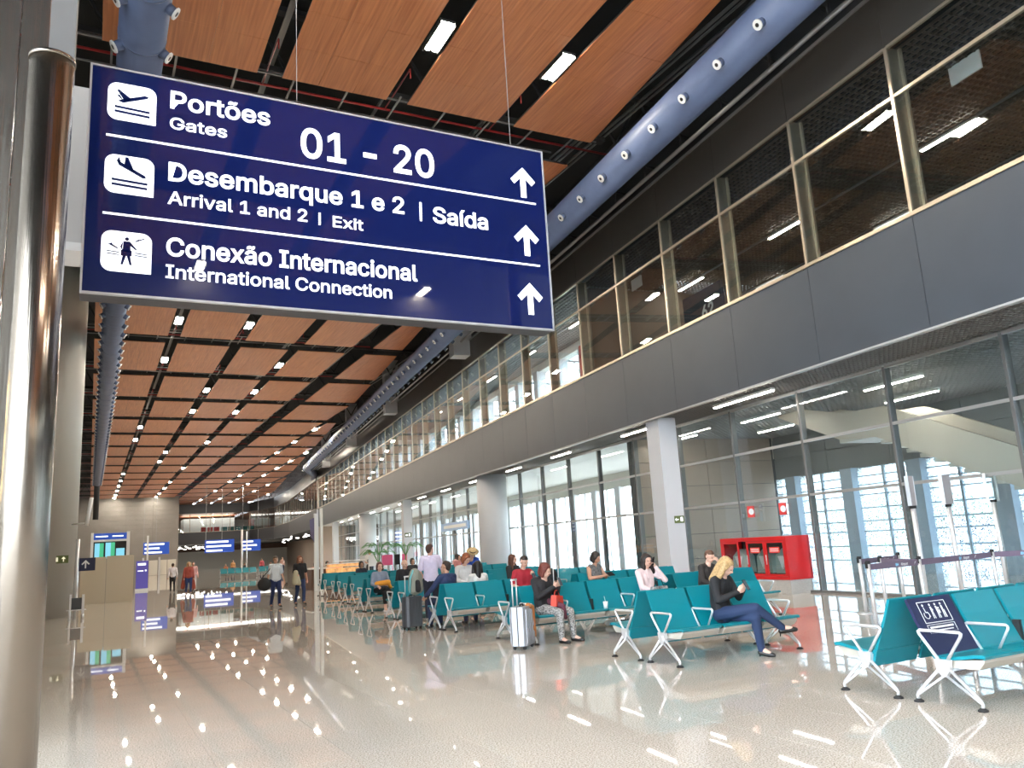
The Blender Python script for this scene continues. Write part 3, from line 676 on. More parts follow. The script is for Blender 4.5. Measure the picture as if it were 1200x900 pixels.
# rows; x and z are hall coordinates
tx('Portões',.34,4.452,.115,.61); tx('Gates',.34,4.312,.075,.34)
tx('01 - 20',1.15,4.275,.205,.96)
tx('Desembarque 1 e 2',.34,3.965,.117,1.53); tx('Saída',2.085,3.935,.115,.435)
tx('Arrival 1 and 2',.34,3.81,.082,.85); tx('Exit',1.36,3.80,.075,.21)
tx('Conexão Internacional',.34,3.478,.112,1.61); tx('International Connection',.34,3.335,.082,1.42)
b=MB()
def bx(x0,z0,x1,z1): b.box(x0+.11,-.006,z0-3.2,x1+.11,0,z1-3.2)
bx(-.01,4.195,2.94,4.207); bx(-.01,3.695,2.94,3.707)
bx(1.985,3.93,2.0,4.07); bx(1.265,3.80,1.278,3.885)
b.build('rule','signwhite',sg)
for z in (4.24,3.77,3.31):
    c=.11+2.84; b=MB(); zz=z-3.2
    b.box(c-.022,-.006,zz,c+.022,0,zz+.2)
    b.prism([(c,zz+.245),(c+.105,zz+.14),(c+.075,zz+.105),(c,zz+.18),(c-.075,zz+.105),(c-.105,zz+.14)],-.006,0,'y')
    b.build('arrow','signwhite',sg)
def icon(z0,h,kind):
    x0,x1=.10,.37; r=.055; z1=z0+h; pts=[]
    for cx,cz,a0 in ((x1-r,z1-r,0),(x0+r,z1-r,90),(x0+r,z0+r,180)):
        for k in range(6):
            a=math.radians(a0+90*k/5); pts.append((cx+r*math.cos(a),cz+r*math.sin(a)))
    pts.append((x1,z0)); ic=MB().prism(pts,-.005,0,'y').build('icon','signwhite',sg)
    b=MB(); cx=(x0+x1)/2
    def q(*p): b.prism(p,-.008,-.0052,'y')
    if kind<2:
        for dz in (.040,.070): b.prism([(cx-.095,z0+dz+.008),(cx+.10,z0+dz),(cx+.10,z0+dz+.014),(cx-.095,z0+dz+.022)],-.008,-.0052,'y')
    if kind==0:
        q((cx-.08,z0+.125),(cx-.05,z0+.115),(cx+.085,z0+.170),(cx+.09,z0+.182),(cx+.07,z0+.186),(cx-.05,z0+.140))
        q((cx-.04,z0+.125),(cx+.0,z0+.145),(cx-.075,z0+.20),(cx-.085,z0+.193)); q((cx-.05,z0+.13),(cx-.07,z0+.165),(cx-.085,z0+.16))
    elif kind==1:
        q((cx-.075,z0+.215),(cx-.06,z0+.18),(cx+.075,z0+.112),(cx+.092,z0+.115),(cx+.085,z0+.13),(cx-.05,z0+.20))
        q((cx-.03,z0+.185),(cx+.03,z0+.14),(cx-.01,z0+.235),(cx-.025,z0+.235)); q((cx-.07,z0+.2),(cx-.045,z0+.19),(cx-.062,z0+.235))
    else:
        c=cx+.0
        b.tube([(c,-.0052,z0+.205),(c,-.008,z0+.205)],.011,12)
        q((c-.018,z0+.19),(c-.022,z0+.125),(c+.022,z0+.125),(c+.018,z0+.19)); q((c-.02,z0+.19),(c-.035,z0+.155),(c-.02,z0+.128),(c-.024,z0+.15))
        q((c+.016,z0+.19),(c+.055,z0+.145),(c+.05,z0+.14),(c+.012,z0+.17)); q((c-.03,z0+.10),(c+.028,z0+.10),(c+.028,z0+.135),(c-.03,z0+.135))
        q((c-.02,z0+.10),(c-.03,z0+.045),(c-.018,z0+.045),(c-.002,z0+.10)); q((c+.02,z0+.10),(c+.03,z0+.045),(c+.018,z0+.045),(c+.002,z0+.10))
        for a in (-.105,.045):
            for dz in (.105,.12): q((c+a,z0+dz),(c+a+.065,z0+dz-.004),(c+a+.065,z0+dz+.001),(c+a,z0+dz+.005))
        q((c-.1,z0+.165),(c-.05,z0+.14),(c-.045,z0+.145),(c-.085,z0+.17)); q((c-.08,z0+.155),(c-.088,z0+.18),(c-.075,z0+.165))
        q((c+.045,z0+.19),(c+.095,z0+.215),(c+.095,z0+.221),(c+.045,z0+.198)); q((c+.06,z0+.205),(c+.045,z0+.215),(c+.075,z0+.205))
    b.build('pictogram','navy',ic)
icon(4.31-3.2,.245,0); icon(3.835-3.2,.245,1); icon(3.345-3.2,.25,2)

# ------------------------------------------------------------------ seating
def frame_mesh():   # end frame in the y-z plane, x thickness about .03
    b=MB()
    def t(*p,r=.0155): b.tube([(0,a,c) for a,c in p],r,8)
    t((.045,.40),(.205,.615),(.213,.64),(.195,.650),(0,.652),(-.195,.650),(-.213,.64),(-.205,.615),(-.045,.40))
    t((.04,.33),(.305,.085),(.315,.06),(.31,.018)); t((-.04,.33),(-.305,.085),(-.315,.06),(-.31,.018))
    t((.015,.26),(.29,.075),(.312,.06),r=.012); t((-.015,.26),(-.29,.075),(-.312,.06),r=.012)
    b.prism([(-.075,.405),(.075,.405),(.06,.31),(.02,.255),(-.02,.255),(-.06,.31)],-.022,.022,'x')
    b.tube([(-.03,0,.33),(.03,0,.33)],.04,12)
    return b
fmesh=frame_mesh().mesh('end_frame','chrome')
foot=MB().tube([(0,0,0),(0,0,.012),(0,0,.03)],[.045,.045,.018],12).mesh('foot','rubber')
am=MB()
for a,c in (((.075,.40),(.205,.615)),((-.075,.40),(-.205,.615))): am.tube([(0,*a),(0,*c),(0,c[0]*1.02,.64)],.014,8)
am.tube([(0,.209,.638),(0,.19,.650),(0,-.19,.650),(0,-.209,.638)],.015,8); am.box(-.02,-.08,.36,.02,.08,.405)
amesh=am.mesh('armrest','chrome')
backprof=[(.335,.915),(.30,.83),(.255,.72),(.205,.62),(.165,.54),(.13,.46),(.10,.40),(.075,.33),(.05,.27)]
def slab_profile(pts,t):   # thicken a polyline in the y-z plane
    out=[];inn=[]
    for i,p in enumerate(pts):
        a=Vector(pts[max(i-1,0)]);c=Vector(pts[min(i+1,len(pts)-1)]);d=(c-a).normalized();n=Vector((-d.y,d.x))*t/2
        out.append((p[0]+n.x,p[1]+n.y)); inn.append((p[0]-n.x,p[1]-n.y))
    return out+inn[::-1]
def bm_strip(pts,t,x0,x1,mt,name):
    b=MB(); pr=slab_profile(pts,t); n=len(pts)
    b.prism([pr[0],pr[1],pr[-2],pr[-1]],x0,x1,'x')if False else None
    for i in range(n-1): 
        q=[pr[i],pr[i+1],pr[2*n-2-i],pr[2*n-1-i]]; b.prism(q,x0,x1,'x')
    # merge shared faces
    me=b.mesh(name,mt); bm=bmesh.new(); bm.from_mesh(me); bmesh.ops.remove_doubles(bm,verts=bm.verts,dist=1e-5)
    dup=[f for f in bm.faces if all(len(e.link_faces)>2 for e in f.edges if abs(e.verts[0].co.x-e.verts[1].co.x)<1e-6) and abs(f.normal.x)<.5 and False]
    bm.to_mesh(me); bm.free(); return me
PW=.70
backm=bm_strip(backprof,.028,.045,PW-.02,'teal','backrest'); backnavy=bm_strip(backprof,.03,.045,PW-.02,'navyseat','backrest')
seatprof=[(-.385,.442),(-.365,.452),(-.28,.448),(-.15,.425),(0,.405),(.09,.40),(.12,.43)]
seatm=bm_strip(seatprof,.03,.03,PW-.01,'teal','seat')
PAN=MB().prism([(-.36,.425),(.05,.385),(.05,.33),(-.30,.335),(-.36,.40)],.05,PW-.04,'x').mesh('seat_pan','seatpan')
def bench(x,y,n,face,label,navy=None,group=None,skiparm=(),rz=0):
    # face -1: sitter looks toward -Y ; +1: toward +Y (unit turned half round)
    e=empty('bench_seat',(x if face<0 else x+n*PW*math.cos(rz),y,0),rz if face<0 else rz+PI,label=label,cat='seat',group=group)
    order=range(n)
    for i in order:
        s_=put('seat',seatm,e,(i*PW,0,0)); put('seat_pan',PAN,s_)
        k=i if face<0 else n-1-i
        bk=put('backrest',backnavy if navy==k else backm,e,(i*PW,0,0))
        if navy==k: bk['label']='navy priority backrest cover with pictograms'; navy_prints(bk)
        if 0<i and (i not in skiparm): put('armrest',amesh,e,(i*PW,0,0))
        elif 0<i: MB().box(-.02,.1,.42,.02,.17,.62).build('socket_box','dark',e,(i*PW,0,0))
    for xx in (0,n*PW):
        f=put('end_frame',fmesh,e,(xx,0,0))
        for yy in (-.31,.31): put('foot',foot,f,(0,yy,0))
    MB().box(0,-.05,.30,n*PW,.03,.36).build('beam','alu',e)
    return e
def navy_prints(bk):
    # the face of the backrest leans: place flat print on plane through (y .285,z .80)-(y .17,z .55)
    e=empty('seat_print',(.05,0,0),parent=bk)
    a=Vector((0,.322,.90)); d=Vector((0,.24-.322,.70-.90)).normalized(); n=Vector((0,d.z,-d.y))*1.0
    if n.y>0:n=-n
    base=a+n*.017
    R_=Matrix(((1,0,0,0),(0,-d.y,n.y,0),(0,-d.z,n.z,0),(0,0,0,1)))
    Mx=Matrix.Translation(base+Vector((.04,0,0)))@R_
    b=MB()
    def r_(x0,v0,x1,v1): b.box(x0,v0,0,x1,v1,.002)
    def ln(p,q,w_=.008):
        b.bar((p[0],p[1],.001),(q[0],q[1],.001),w_,.002)
    X0,X1,T,Bm=.10,.50,-.03,-.23
    for p,q in (((X0,T),(X1,T)),((X0,Bm),(X1,Bm)),((X0,T),(X0,Bm)),((X1,T),(X1,Bm))): ln(p,q,.006)
    # wheelchair user, pregnant figure, parent with child, elder
    b.tube([(.165,-.062,0),(.165,-.062,.002)],.012,10); ln((.165,-.08),(.168,-.13)); ln((.168,-.13),(.20,-.135)); ln((.20,-.135),(.21,-.175))
    for k in range(14):
        a0=2*PI*k/18+2.4; a1=2*PI*(k+1)/18+2.4; ln((.168+.035*math.cos(a0),-.155+.035*math.sin(a0)),(.168+.035*math.cos(a1),-.155+.035*math.sin(a1)),.006)
    for c in (.265,.345,.425):
        b.tube([(c,-.062,0),(c,-.062,.002)],.012,10); ln((c,-.08),(c,-.14),.022); ln((c-.008,-.14),(c-.012,-.195)); ln((c+.008,-.14),(c+.012,-.195))
    ln((.28,-.12),(.268,-.10),.02); ln((.445,-.12),(.445,-.195),.004); b.tube([(.372,-.10,0),(.372,-.10,.002)],.009,8); ln((.372,-.115),(.372,-.15),.014)
    for k in range(2): ln((X0,-.25-.0*k),(X1,-.25),.004) if k==0 else None
    for p,q in (((X0,-.25),(X0,-.33)),((X1,-.25),(X1,-.33)),((X0,-.33),(X1,-.33))): ln(p,q,.004)
    ln((X0+.03,-.275),(X1-.03,-.275),.018); ln((X0+.05,-.305),(X1-.05,-.305),.010)
    me=b.mesh('print','nozzle'); me.transform(Mx); put('print',me,e,(-.05,0,0))
    return e
C0=.42
def pair(name,x,y,n,l1,l2,navy=None,skip=()):
    bench(x,y-C0,n,-1,l1,navy,skiparm=skip); bench(x,y+C0,n,1,l2)
pair('A',6.92,5.46,4,'teal beam bench nearest the camera, with a navy priority backrest','teal beam bench back to back behind the one with the navy priority backrest',navy=0,skip=(2,3))
pair('B',6.72,9.32,3,'three seat teal bench where the blonde woman in jeans sits','three seat teal bench facing away, behind the blonde woman in jeans',skip=(2,))
pair('C',6.62,12.9,4,'teal bench where the woman in patterned trousers sits','teal bench facing away, behind the woman in patterned trousers',skip=(2,))
pair('C2',10.0,12.9,3,'teal bench where the man rubbing his forehead sits','teal bench facing away, behind the man rubbing his forehead',skip=(1,))
pair('D',6.55,16.1,4,'teal bench where the man in the red shirt sits','teal bench where the man in the navy jumper sits with his back turned',skip=(2,))
pair('D2',9.8,16.1,4,'teal bench where the woman in the black and white top sits','teal bench facing away, behind the woman in the black and white top',skip=(1,2,3))
pair('R5',6.8,19.7,4,'teal bench right behind the standing man in the lilac shirt','teal bench facing away, behind the girl with ginger brown hair')
pair('R5b',10.,19.7,4,'teal bench where the long haired woman sits behind the man in red','teal bench facing away, behind the long haired woman')
pair('E',7.1,23.3,4,'teal bench where the woman with the mustard cloth sits','teal bench facing away, behind the old man in black')
pair('Eb',10.3,23.3,4,'far teal bench right of the old man in black','far teal bench facing away, next row right of the old man in black')
pair('F',7.9,27.7,4,'second teal bench beyond the woman with the mustard cloth','second teal bench facing away beyond the woman with the mustard cloth')
pair('G',8.35,31,4,'third teal bench towards the food counter','third teal bench facing away towards the food counter')
pair('H',8.65,34.2,4,'teal bench nearest the brown food counter','teal bench facing away nearest the brown food counter')
pair('I',12.3,30,4,'teal bench left of the palm plants','teal bench facing away, left of the palm plants')
pair('J',13.3,34,4,'teal bench by the facade below the exit sign','teal bench facing away by the facade below the exit sign')
bench(11.6,86,5,-1,'lone teal bench row far down the hall, left part'); bench(15.4,86.5,2,-1,'lone teal bench row far down the hall, right part')

# ------------------------------------------------------------------ people
def capsule(b,p,r,q,t,n=10):
    p=Vector(p);q=Vector(q); d=q-p; L_=d.length
    if L_<1e-5: b.sphere(p,r,0,n); return
    d/=L_; x=d.orthogonal().normalized(); y=d.cross(x); rings=[]
    for k in range(1,5): a=PI/2*k/4; rings.append((p-d*r*math.cos(a),r*math.sin(a)))
    for k in range(3,-1,-1):
        a=PI/2*(k)/4; 
        if k==3: rings.append((q,t))
        if k>0: rings.append((q+d*t*math.cos(a),t*math.sin(a)))
    vs=[p-d*r]; 
    for c,rr in rings: vs+=[c+(x*math.cos(2*PI*k/n)+y*math.sin(2*PI*k/n))*rr for k in range(n)]
    vs.append(q+d*t); m=len(rings)
    fs=[(0,1+(k+1)%n,1+k) for k in range(n)]+[(1+i*n+k,1+i*n+(k+1)%n,1+(i+1)*n+(k+1)%n,1+(i+1)*n+k) for i in range(m-1) for k in range(n)]
    fs+=[(len(vs)-1,1+(m-1)*n+k,1+(m-1)*n+(k+1)%n) for k in range(n)]
    b.add(vs,fs,0,True)
def blob(name,caps,mt,parent,vox=.012,smooth=3,ic=1,**k):
    b=MB()
    for c in caps: capsule(b,*c)
    o=b.build(name,mt,parent,**k)
    if vox:
        m=o.modifiers.new('r','REMESH'); m.mode='VOXEL'; m.voxel_size=vox; m.use_smooth_shade=True
        if smooth: s=o.modifiers.new('s','SMOOTH'); s.factor=.5; s.iterations=smooth
    return o
SIT=dict(pel=(0,0,.565),waist=(0,.04,.72),chest=(0,.07,.93),neck=(0,.05,1.10),head=(0,.03,1.225),
 shL=(.165,.06,1.02),elL=(.235,-.02,.76),wrL=(.13,-.25,.70),shR=(-.165,.06,1.02),elR=(-.235,-.02,.76),wrR=(-.13,-.25,.70),
 hipL=(.09,0,.55),knL=(.12,-.44,.53),anL=(.12,-.42,.09),toL=(.13,-.56,.035),hipR=(-.09,0,.55),knR=(-.12,-.44,.53),anR=(-.12,-.42,.09),toR=(-.13,-.56,.035))
STAND=dict(pel=(0,0,.95),waist=(0,0,1.10),chest=(0,.0,1.30),neck=(0,.01,1.47),head=(0,-.01,1.60),
 shL=(.18,.0,1.40),elL=(.24,.02,1.12),wrL=(.26,-.08,.88),shR=(-.18,.0,1.40),elR=(-.24,.02,1.12),wrR=(-.26,-.08,.88),
 hipL=(.09,0,.92),knL=(.10,-.02,.50),anL=(.10,.03,.09),toL=(.12,-.12,.035),hipR=(-.09,0,.92),knR=(-.10,-.02,.50),anR=(-.10,.03,.09),toR=(-.12,-.12,.035))
def person(label,loc,rz,base,ov={},skin='skin',shirt=(.5,.5,.5),sleeve=1.0,trous=(.03,.04,.09),hair=(.05,.03,.02),hairstyle='short',
           shoes=(.02,.02,.02),yaw=0,tilt=0,nod=0,fat=1.0,sc=1.0,vox=.012,skirt=None,hcap=None,heel=False,legcut=1.0,patt=None,group=None,neckw=1.0):
    J=dict(base); J.update(ov); J={k:Vector(v) for k,v in J.items()}
    e=empty('person',loc,rz,label=label,cat='person',group=group); e.scale=(sc,sc,sc)
    mp=lambda nm,c,r=.8,noise=0,ns=30: mat(nm,c,r,noise=noise,nscale=ns)
    H=J['head']; RH=Matrix.Translation(H)@Matrix.Rotation(yaw,4,'Z')@Matrix.Rotation(tilt,4,'Y')@Matrix.Rotation(nod,4,'X')
    hp=lambda x,y,z: tuple(RH@Vector((x,y,z)))
    body=[]; w_=fat
    pel,waist,chest,neck=J['pel'],J['waist'],J['chest'],J['neck']
    side=(J['shL']-J['shR']).normalized(); hs=(J['hipL']-J['hipR']).normalized()
    def torso(g):
        c=[]
        for s_ in (-1,1):
            c.append((pel+hs*s_*.055*w_,.105*w_+g,waist+hs*s_*.045*w_,.092*w_+g)); c.append((waist+hs*s_*.045*w_,.092*w_+g,chest+side*s_*.06*w_,.105*w_+g))
        c.append((J['shL']*.92+J['shR']*.08,.058+g,J['shR']*.92+J['shL']*.08,.058+g)); c.append((chest,.11+g,(J['shL']+J['shR'])/2,.075+g))
        return c
    def arm(s_,g,f=1.0):
        a,b_,c_=J['sh'+s_],J['el'+s_],J['wr'+s_]; o=[]
        if f<=.5: o.append((a,.056+g,a.lerp(b_,f*2),.050+g)); return o
        o.append((a,.054+g,b_,.040+g)); o.append((b_,.040+g,b_.lerp(c_,(f-.5)*2),(.040-.014*(f-.5)*2)+g)); return o
    def leg(s_,g,f=1.0):
        a,b_,c_=J['hip'+s_],J['kn'+s_],J['an'+s_]; o=[(a,.088*min(w_,1.15)+g,b_,.058+g)]
        if f>.5: o.append((b_,.057+g,b_.lerp(c_,(f-.5)*2),.057-.018*(f-.5)*2+g)); o.append((b_.lerp(c_,.3)+Vector((0,.012,0)),.054+g,b_.lerp(c_,.35),.05+g))
        return o
    body+=torso(0)
    for s_ in 'LR': 
        body+=arm(s_,0)+leg(s_,0); body.append((J['an'+s_],.038,J['to'+s_],.03))
        a,b_=J['el'+s_],J['wr'+s_]; d=(b_-a).normalized(); cv=Vector(ov.get('palm'+s_,(0,0,-1))); cv=(cv-d*cv.dot(d)).normalized(); sd=d.cross(cv)
        kn=b_+d*.075; body.append((b_,.026,b_+d*.03,.028)); 
        for k in range(4): body.append((b_+d*.02+sd*(k-1.5)*.012,.017,kn+sd*(k-1.5)*.021,.0135))
        for k in range(4):
            L_=[.066,.076,.072,.056][k]; p0=kn+sd*(k-1.5)*.021; p1=p0+(d*.8+cv*.35)*L_*.5+sd*(k-1.5)*.002; p2=p1+(d*.35+cv*.9).normalized()*L_*.5
            body.append((p0,.0115,p1,.010)); body.append((p1,.010,p2,.0085))
        ts=-1 if s_=='L' else 1
        q=b_+d*.02+sd*.026*ts; q1=q+(d*.6+sd*ts*.6+cv*.3).normalized()*.045; body.append((q,.016,q1,.012)); body.append((q1,.012,q1+(d*.8+cv*.5).normalized()*.032,.010))
    body.append((neck-Vector((0,0,.05)),.058,hp(0,.015,-.05),.050))
    body+=[(hp(0,.018,.028),.086,hp(0,-.008,.022),.080),(hp(0,-.022,0),.067,hp(0,-.040,-.068),.040),(hp(.028,-.02,-.05),.045,hp(-.028,-.02,-.05),.045),
           (hp(0,-.088,.008),.010,hp(0,-.105,-.020),.015),(hp(.082,.01,.005),.016,hp(.084,.014,-.02),.012),(hp(-.082,.01,.005),.016,hp(-.084,.014,-.02),.012),
           (hp(.022,-.078,.024),.016,hp(-.022,-.078,.024),.016),(hp(.02,-.08,-.052),.012,hp(-.02,-.08,-.052),.012)]
    bd=blob('body',body,skin,e,min(vox,.010) if vox<=.013 else vox,2)
    if vox<.02:
        for sx in (-1,1):
            b=MB().sphere(hp(sx*.030,-.086,.006),.0095,0,8); b.build('eye','eye',bd)
        b=MB(); b.tube([hp(-.022,-.087,-.046),hp(0,-.0935,-.047),hp(.022,-.087,-.046)],[.004,.0065,.004],6); b.build('mouth','lip',bd)
    g=.016
    sm=mp('shirt_cloth',shirt,.8,noise=.05,ns=20) if not patt or patt[0]!='shirt' else mp('pattern_cloth',shirt,.8,noise=.95,ns=60)
    if sleeve>0: sh=torso(g)+arm('L',g*.8,sleeve)+arm('R',g*.8,sleeve)
    else: sh=torso(g)[:5]
    sh.append((pel+Vector((0,0,.02)),.12*w_+g,waist,.115*w_+g))
    blob('shirt',sh,sm,e,vox,4)
    tm=mp('trouser_cloth',trous,.85) if not patt or patt[0]!='trousers' else mp('pattern_trousers',trous,.85,noise=.98,ns=48)
    if skirt:
        blob('skirt',[(J['hipL'],.10,J['knL'],.10),(J['hipR'],.10,J['knR'],.10),(pel,.13,(J['knL']+J['knR'])/2,.13),((J['knL']+J['knR'])/2,.13,((J['anL']+J['anR'])/2).lerp((J['knL']+J['knR'])/2,skirt),.12)],tm,e,vox,4)
    else:
        blob('trousers',[(pel+Vector((-.04,0,-.02)),.10*w_+g*.8,pel+Vector((.04,0,-.02)),.10*w_+g*.8)]+leg('L',g*.8,legcut)+leg('R',g*.8,legcut),tm,e,vox,3)
    hm_=mp('hair_strands',hair,.55,noise=.35,ns=40)
    hc=[(hp(0,.030,.040),.090,hp(0,.004,.055),.078)]
    if hairstyle in('bob','long','up'): hc+=[(hp(0,.040,.045),.094,hp(0,.06,-.05),.080),(hp(.03,-.035,.082),.030,hp(.078,-.02,.0),.034),(hp(-.03,-.035,.082),.030,hp(-.078,-.02,.0),.034)]
    if hairstyle=='short': hc+=[(hp(0,.05,.0),.075,hp(0,.05,-.03),.06)]
    if hairstyle=='bob':
        for sx in (-1,1): hc+=[(hp(sx*.072,.01,.03),.036,hp(sx*.078,-.005,-.085),.034)]
    if hairstyle=='long':
        for sx in (-1,1): hc+=[(hp(sx*.072,.01,.04),.046,hp(sx*.088,.0,-.10),.046),(hp(sx*.088,0,-.10),.046,hp(sx*.10,.0,-.23),.034)]
        hc+=[(hp(0,.07,-.05),.075,hp(0,.09,-.25),.055)]
    if hairstyle=='up': hc+=[(hp(0,.09,.06),.05,hp(0,.10,.06),.045)]
    if hairstyle!='bald': blob('hair',hc,hm_,e,vox*.9,3)
    else: blob('hair',[(hp(.075,.03,.01),.022,hp(0,.095,.0),.025),(hp(-.075,.03,.01),.022,hp(0,.095,.0),.025)],hm_,e,vox*.8,2)
    shm=mp('shoe_leather',shoes,.4)
    for s_ in 'LR':
        a,t_=J['an'+s_],J['to'+s_]; bk=Vector((a.x,a.y,0)); d=(Vector((t_.x,t_.y,0))-bk)
        lift=Vector((0,0,0)); 
        z0=max(t_.z,.035)
        cps=[(Vector((a.x,a.y,a.z-.045))-d*.15,.038,t_,.036),(t_,.038,t_+d*.18+Vector((0,0,-.002)),.030)]
        so=blob('shoe',cps,shm,e,vox,1)
        if heel: MB().tube([(a.x-d.x*.2,a.y-d.y*.2,a.z-.05),(a.x-d.x*.25,a.y-d.y*.25,max(a.z-.115,0.0))],[.016,.006],8).build('heel',shm,so)
    if hcap:
        MB().tube([hp(0,.01,.085),hp(0,.01,.088),hp(0,.01,.17)],[.17,.095,.075],20).build('hat_crown',mat('straw',(.62,.45,.22),.8,noise=.2,nscale=40),e)
        MB().tube([hp(0,.01,.093),hp(0,.01,.118)],[.0955,.091],20,cap=False).build('hat_band','blackcloth',e)
    return e,hp,J
def phone_at(p,label,rot=(1.0,0,.3),mt='phone'):
    e=put('phone',None,None,p,rot=rot,label=label,cat='phone'); MB().box(-.037,-.004,-.075,.037,.004,.075).build('case',mt,e); MB().box(-.034,-.0055,-.070,.034,-.0041,.070).build('screen',mat('phone_glass',(.10,.11,.13),.1),e)
V3=Vector
def W(loc,rz,p,sc=1):
    c,s_=math.cos(rz),math.sin(rz); return (loc[0]+sc*(p[0]*c-p[1]*s_),loc[1]+sc*(p[0]*s_+p[1]*c),loc[2]+sc*p[2])
# seat centre helper: seat k of a unit at (x,y) facing -Y sits at y-C0-.02
def seatpos(x,y,k,face=-1): return (x+PW*(k+.5), y+(C0 if face>0 else -C0)+(.02 if face>0 else -.02),-.012)
# blonde woman, legs crossed
L=seatpos(6.72,9.32,1); a=.25
person('blonde woman in black top and blue jeans, legs crossed, looking down at a phone',L,a,SIT,
 dict(chest=(0,.0,.94),neck=(.0,-.05,1.09),head=(.01,-.12,1.19),shL=(.165,-.02,1.01),shR=(-.165,-.02,1.01),
  elL=(.23,-.12,.77),wrL=(.08,-.30,.88),elR=(-.23,-.10,.76),wrR=(-.06,-.30,.86),palmL=(0,1,.2),palmR=(0,1,.2),
  hipL=(.09,0,.56),knL=(.04,-.47,.52),anL=(.13,-.45,.11),toL=(.16,-.58,.035),hipR=(-.09,0,.57),knR=(.05,-.48,.645),anR=(.42,-.62,.36),toR=(.52,-.73,.33)),
 skin='skinlt',shirt=(.010,.010,.012),trous=(.016,.032,.085),hair=(.42,.27,.12),hairstyle='long',yaw=.25,nod=.6,heel=True,shoes=(.008,.008,.008),sc=1.0)
phone_at(W(L,a,(.01,-.40,.95)),'phone held by the blonde woman',(-.5,0,.3))
# woman in patterned trousers
L=seatpos(6.62,12.9,0); a=.35
pt=person('auburn haired woman in black cardigan and patterned trousers using a phone',L,a,SIT,
 dict(chest=(0,.0,.92),neck=(0,-.03,1.07),head=(0,-.07,1.19),elL=(.24,-.08,.76),wrL=(.08,-.28,.93),elR=(-.24,-.08,.76),wrR=(-.06,-.28,.92),palmL=(0,1,.2),palmR=(0,1,.2),
  knL=(.17,-.42,.50),anL=(.20,-.44,.09),toL=(.23,-.58,.035),knR=(-.10,-.42,.50),anR=(-.10,-.42,.09),toR=(-.11,-.56,.035)),
 skin='skinlt',shirt=(.018,.017,.02),trous=(.28,.27,.26),hair=(.14,.03,.02),hairstyle='bob',yaw=.2,nod=.35,fat=1.12,patt=('trousers',),shoes=(.01,.01,.01))
phone_at(W(L,a,(.01,-.37,1.0)),'phone held by the woman in patterned trousers',(-.4,0,.4),'olive')
e=empty('handbag',W(L,a,(.08,-.22,.66)),a+.3,label='bright orange red handbag on the lap of the woman in patterned trousers',cat='bag')
MB().prism([(-.17,-.06),(.17,-.08),(.15,.09),(-.13,.12)],-.05,.05,'y').build('pouch','orange',e); MB().tube([(-.12,0,.1),(-.06,0,.19),(.06,0,.19),(.12,0,.09)],.008,6).build('strap','orange',e)
blob('scarf',[((.0,-.12,.66),.06,(.05,-.36,.58),.05),((.05,-.36,.58),.045,(.04,-.42,.40),.035)],mat('maroon_scarf',(.12,.03,.05),.8),None,.012,2,loc=(L[0],L[1],0),rz=a,label='maroon scarf hanging over the knee of the woman in patterned trousers',cat='scarf')
e=empty('drink_cup',(6.62+1.48,12.9-C0-.2,.445),label='white takeaway cup with straw on the seat beside the woman in patterned trousers',cat='cup')
MB().tube([(0,0,0),(0,0,.12)],[.032,.042],14).build('cup','white',e); MB().tube([(0,0,.12),(0,0,.13)],.045,14).build('lid','white',e); MB().tube([(0,0,.13),(-.02,0,.22)],.004,6).build('straw','white',e)
# pink top woman on the phone
L=seatpos(6.62,12.9,3); L=(L[0]+.12,L[1],L[2])
person('dark haired woman in pale pink top holding a phone to her ear',L,.1,SIT,
 dict(elL=(.30,-.14,.86),wrL=(.155,-.07,1.10),palmL=(-1,0,0),head=(.02,.0,1.225),elR=(-.22,-.08,.76)),skin='skinlt',shirt=(.72,.56,.56),trous=(.05,.05,.07),hair=(.02,.012,.01),hairstyle='long',yaw=-.25,tilt=-.1,nod=.1)
phone_at(W(L,.1,(.115,-.06,1.21)),'phone at the ear of the woman in pale pink',(.3,.2,1.4))
e=empty('handbag',(L[0]-.02,L[1]-.34,.66),.15,label='black and white handbag on the lap of the woman in pale pink',cat='bag')
MB().prism([(-.2,-.1),(.2,-.1),(.17,.1),(-.17,.1)],-.05,.05,'y').build('pouch',mat('striped_bag',(.3,.3,.3),.6,noise=.98,nscale=12),e); MB().tube([(-.12,0,.1),(-.07,0,.22),(.07,0,.22),(.12,0,.1)],.009,6).build('strap','blackcloth',e)
# man rubbing forehead
L=seatpos(10.0,12.9,0); L=(L[0]+.22,L[1],L[2])
person('man in dark top leaning forward and resting his forehead on his hand',L,.2,SIT,
 dict(chest=(0,-.03,.94),neck=(0,-.07,1.10),head=(.02,-.12,1.215),shL=(.165,-.03,1.02),shR=(-.165,-.03,1.02),elL=(.30,-.25,.86),wrL=(.12,-.24,1.10),palmL=(-.3,.8,0),elR=(-.24,-.1,.78)),
 shirt=(.03,.024,.022),trous=(.03,.03,.035),hair=(.10,.045,.025),skin='skinlt',yaw=-.1,nod=.35)
# woman black & white top
L=seatpos(9.8,16.1,0)
person('dark haired woman in sleeveless black and white top looking at a tablet',L,.25,SIT,
 dict(elL=(.24,-.05,.80),wrL=(.10,-.24,.86),elR=(-.26,-.04,.80),wrR=(-.04,-.25,.84),head=(.02,-.0,1.225)),sleeve=0,shirt=(.16,.16,.16),patt=('shirt',),hair=(.018,.012,.01),hairstyle='bob',skin='skin',yaw=.25,nod=.4,fat=1.08,sc=1.03)
e=put('tablet',None,None,W(L,.25,(.06,-.36,.90)),rot=(-1.0,0,.25),label='dark tablet held by the woman in the black and white top',cat='tablet'); MB().box(-.1,-.005,-.07,.1,.005,.07).build('case','phone',e)
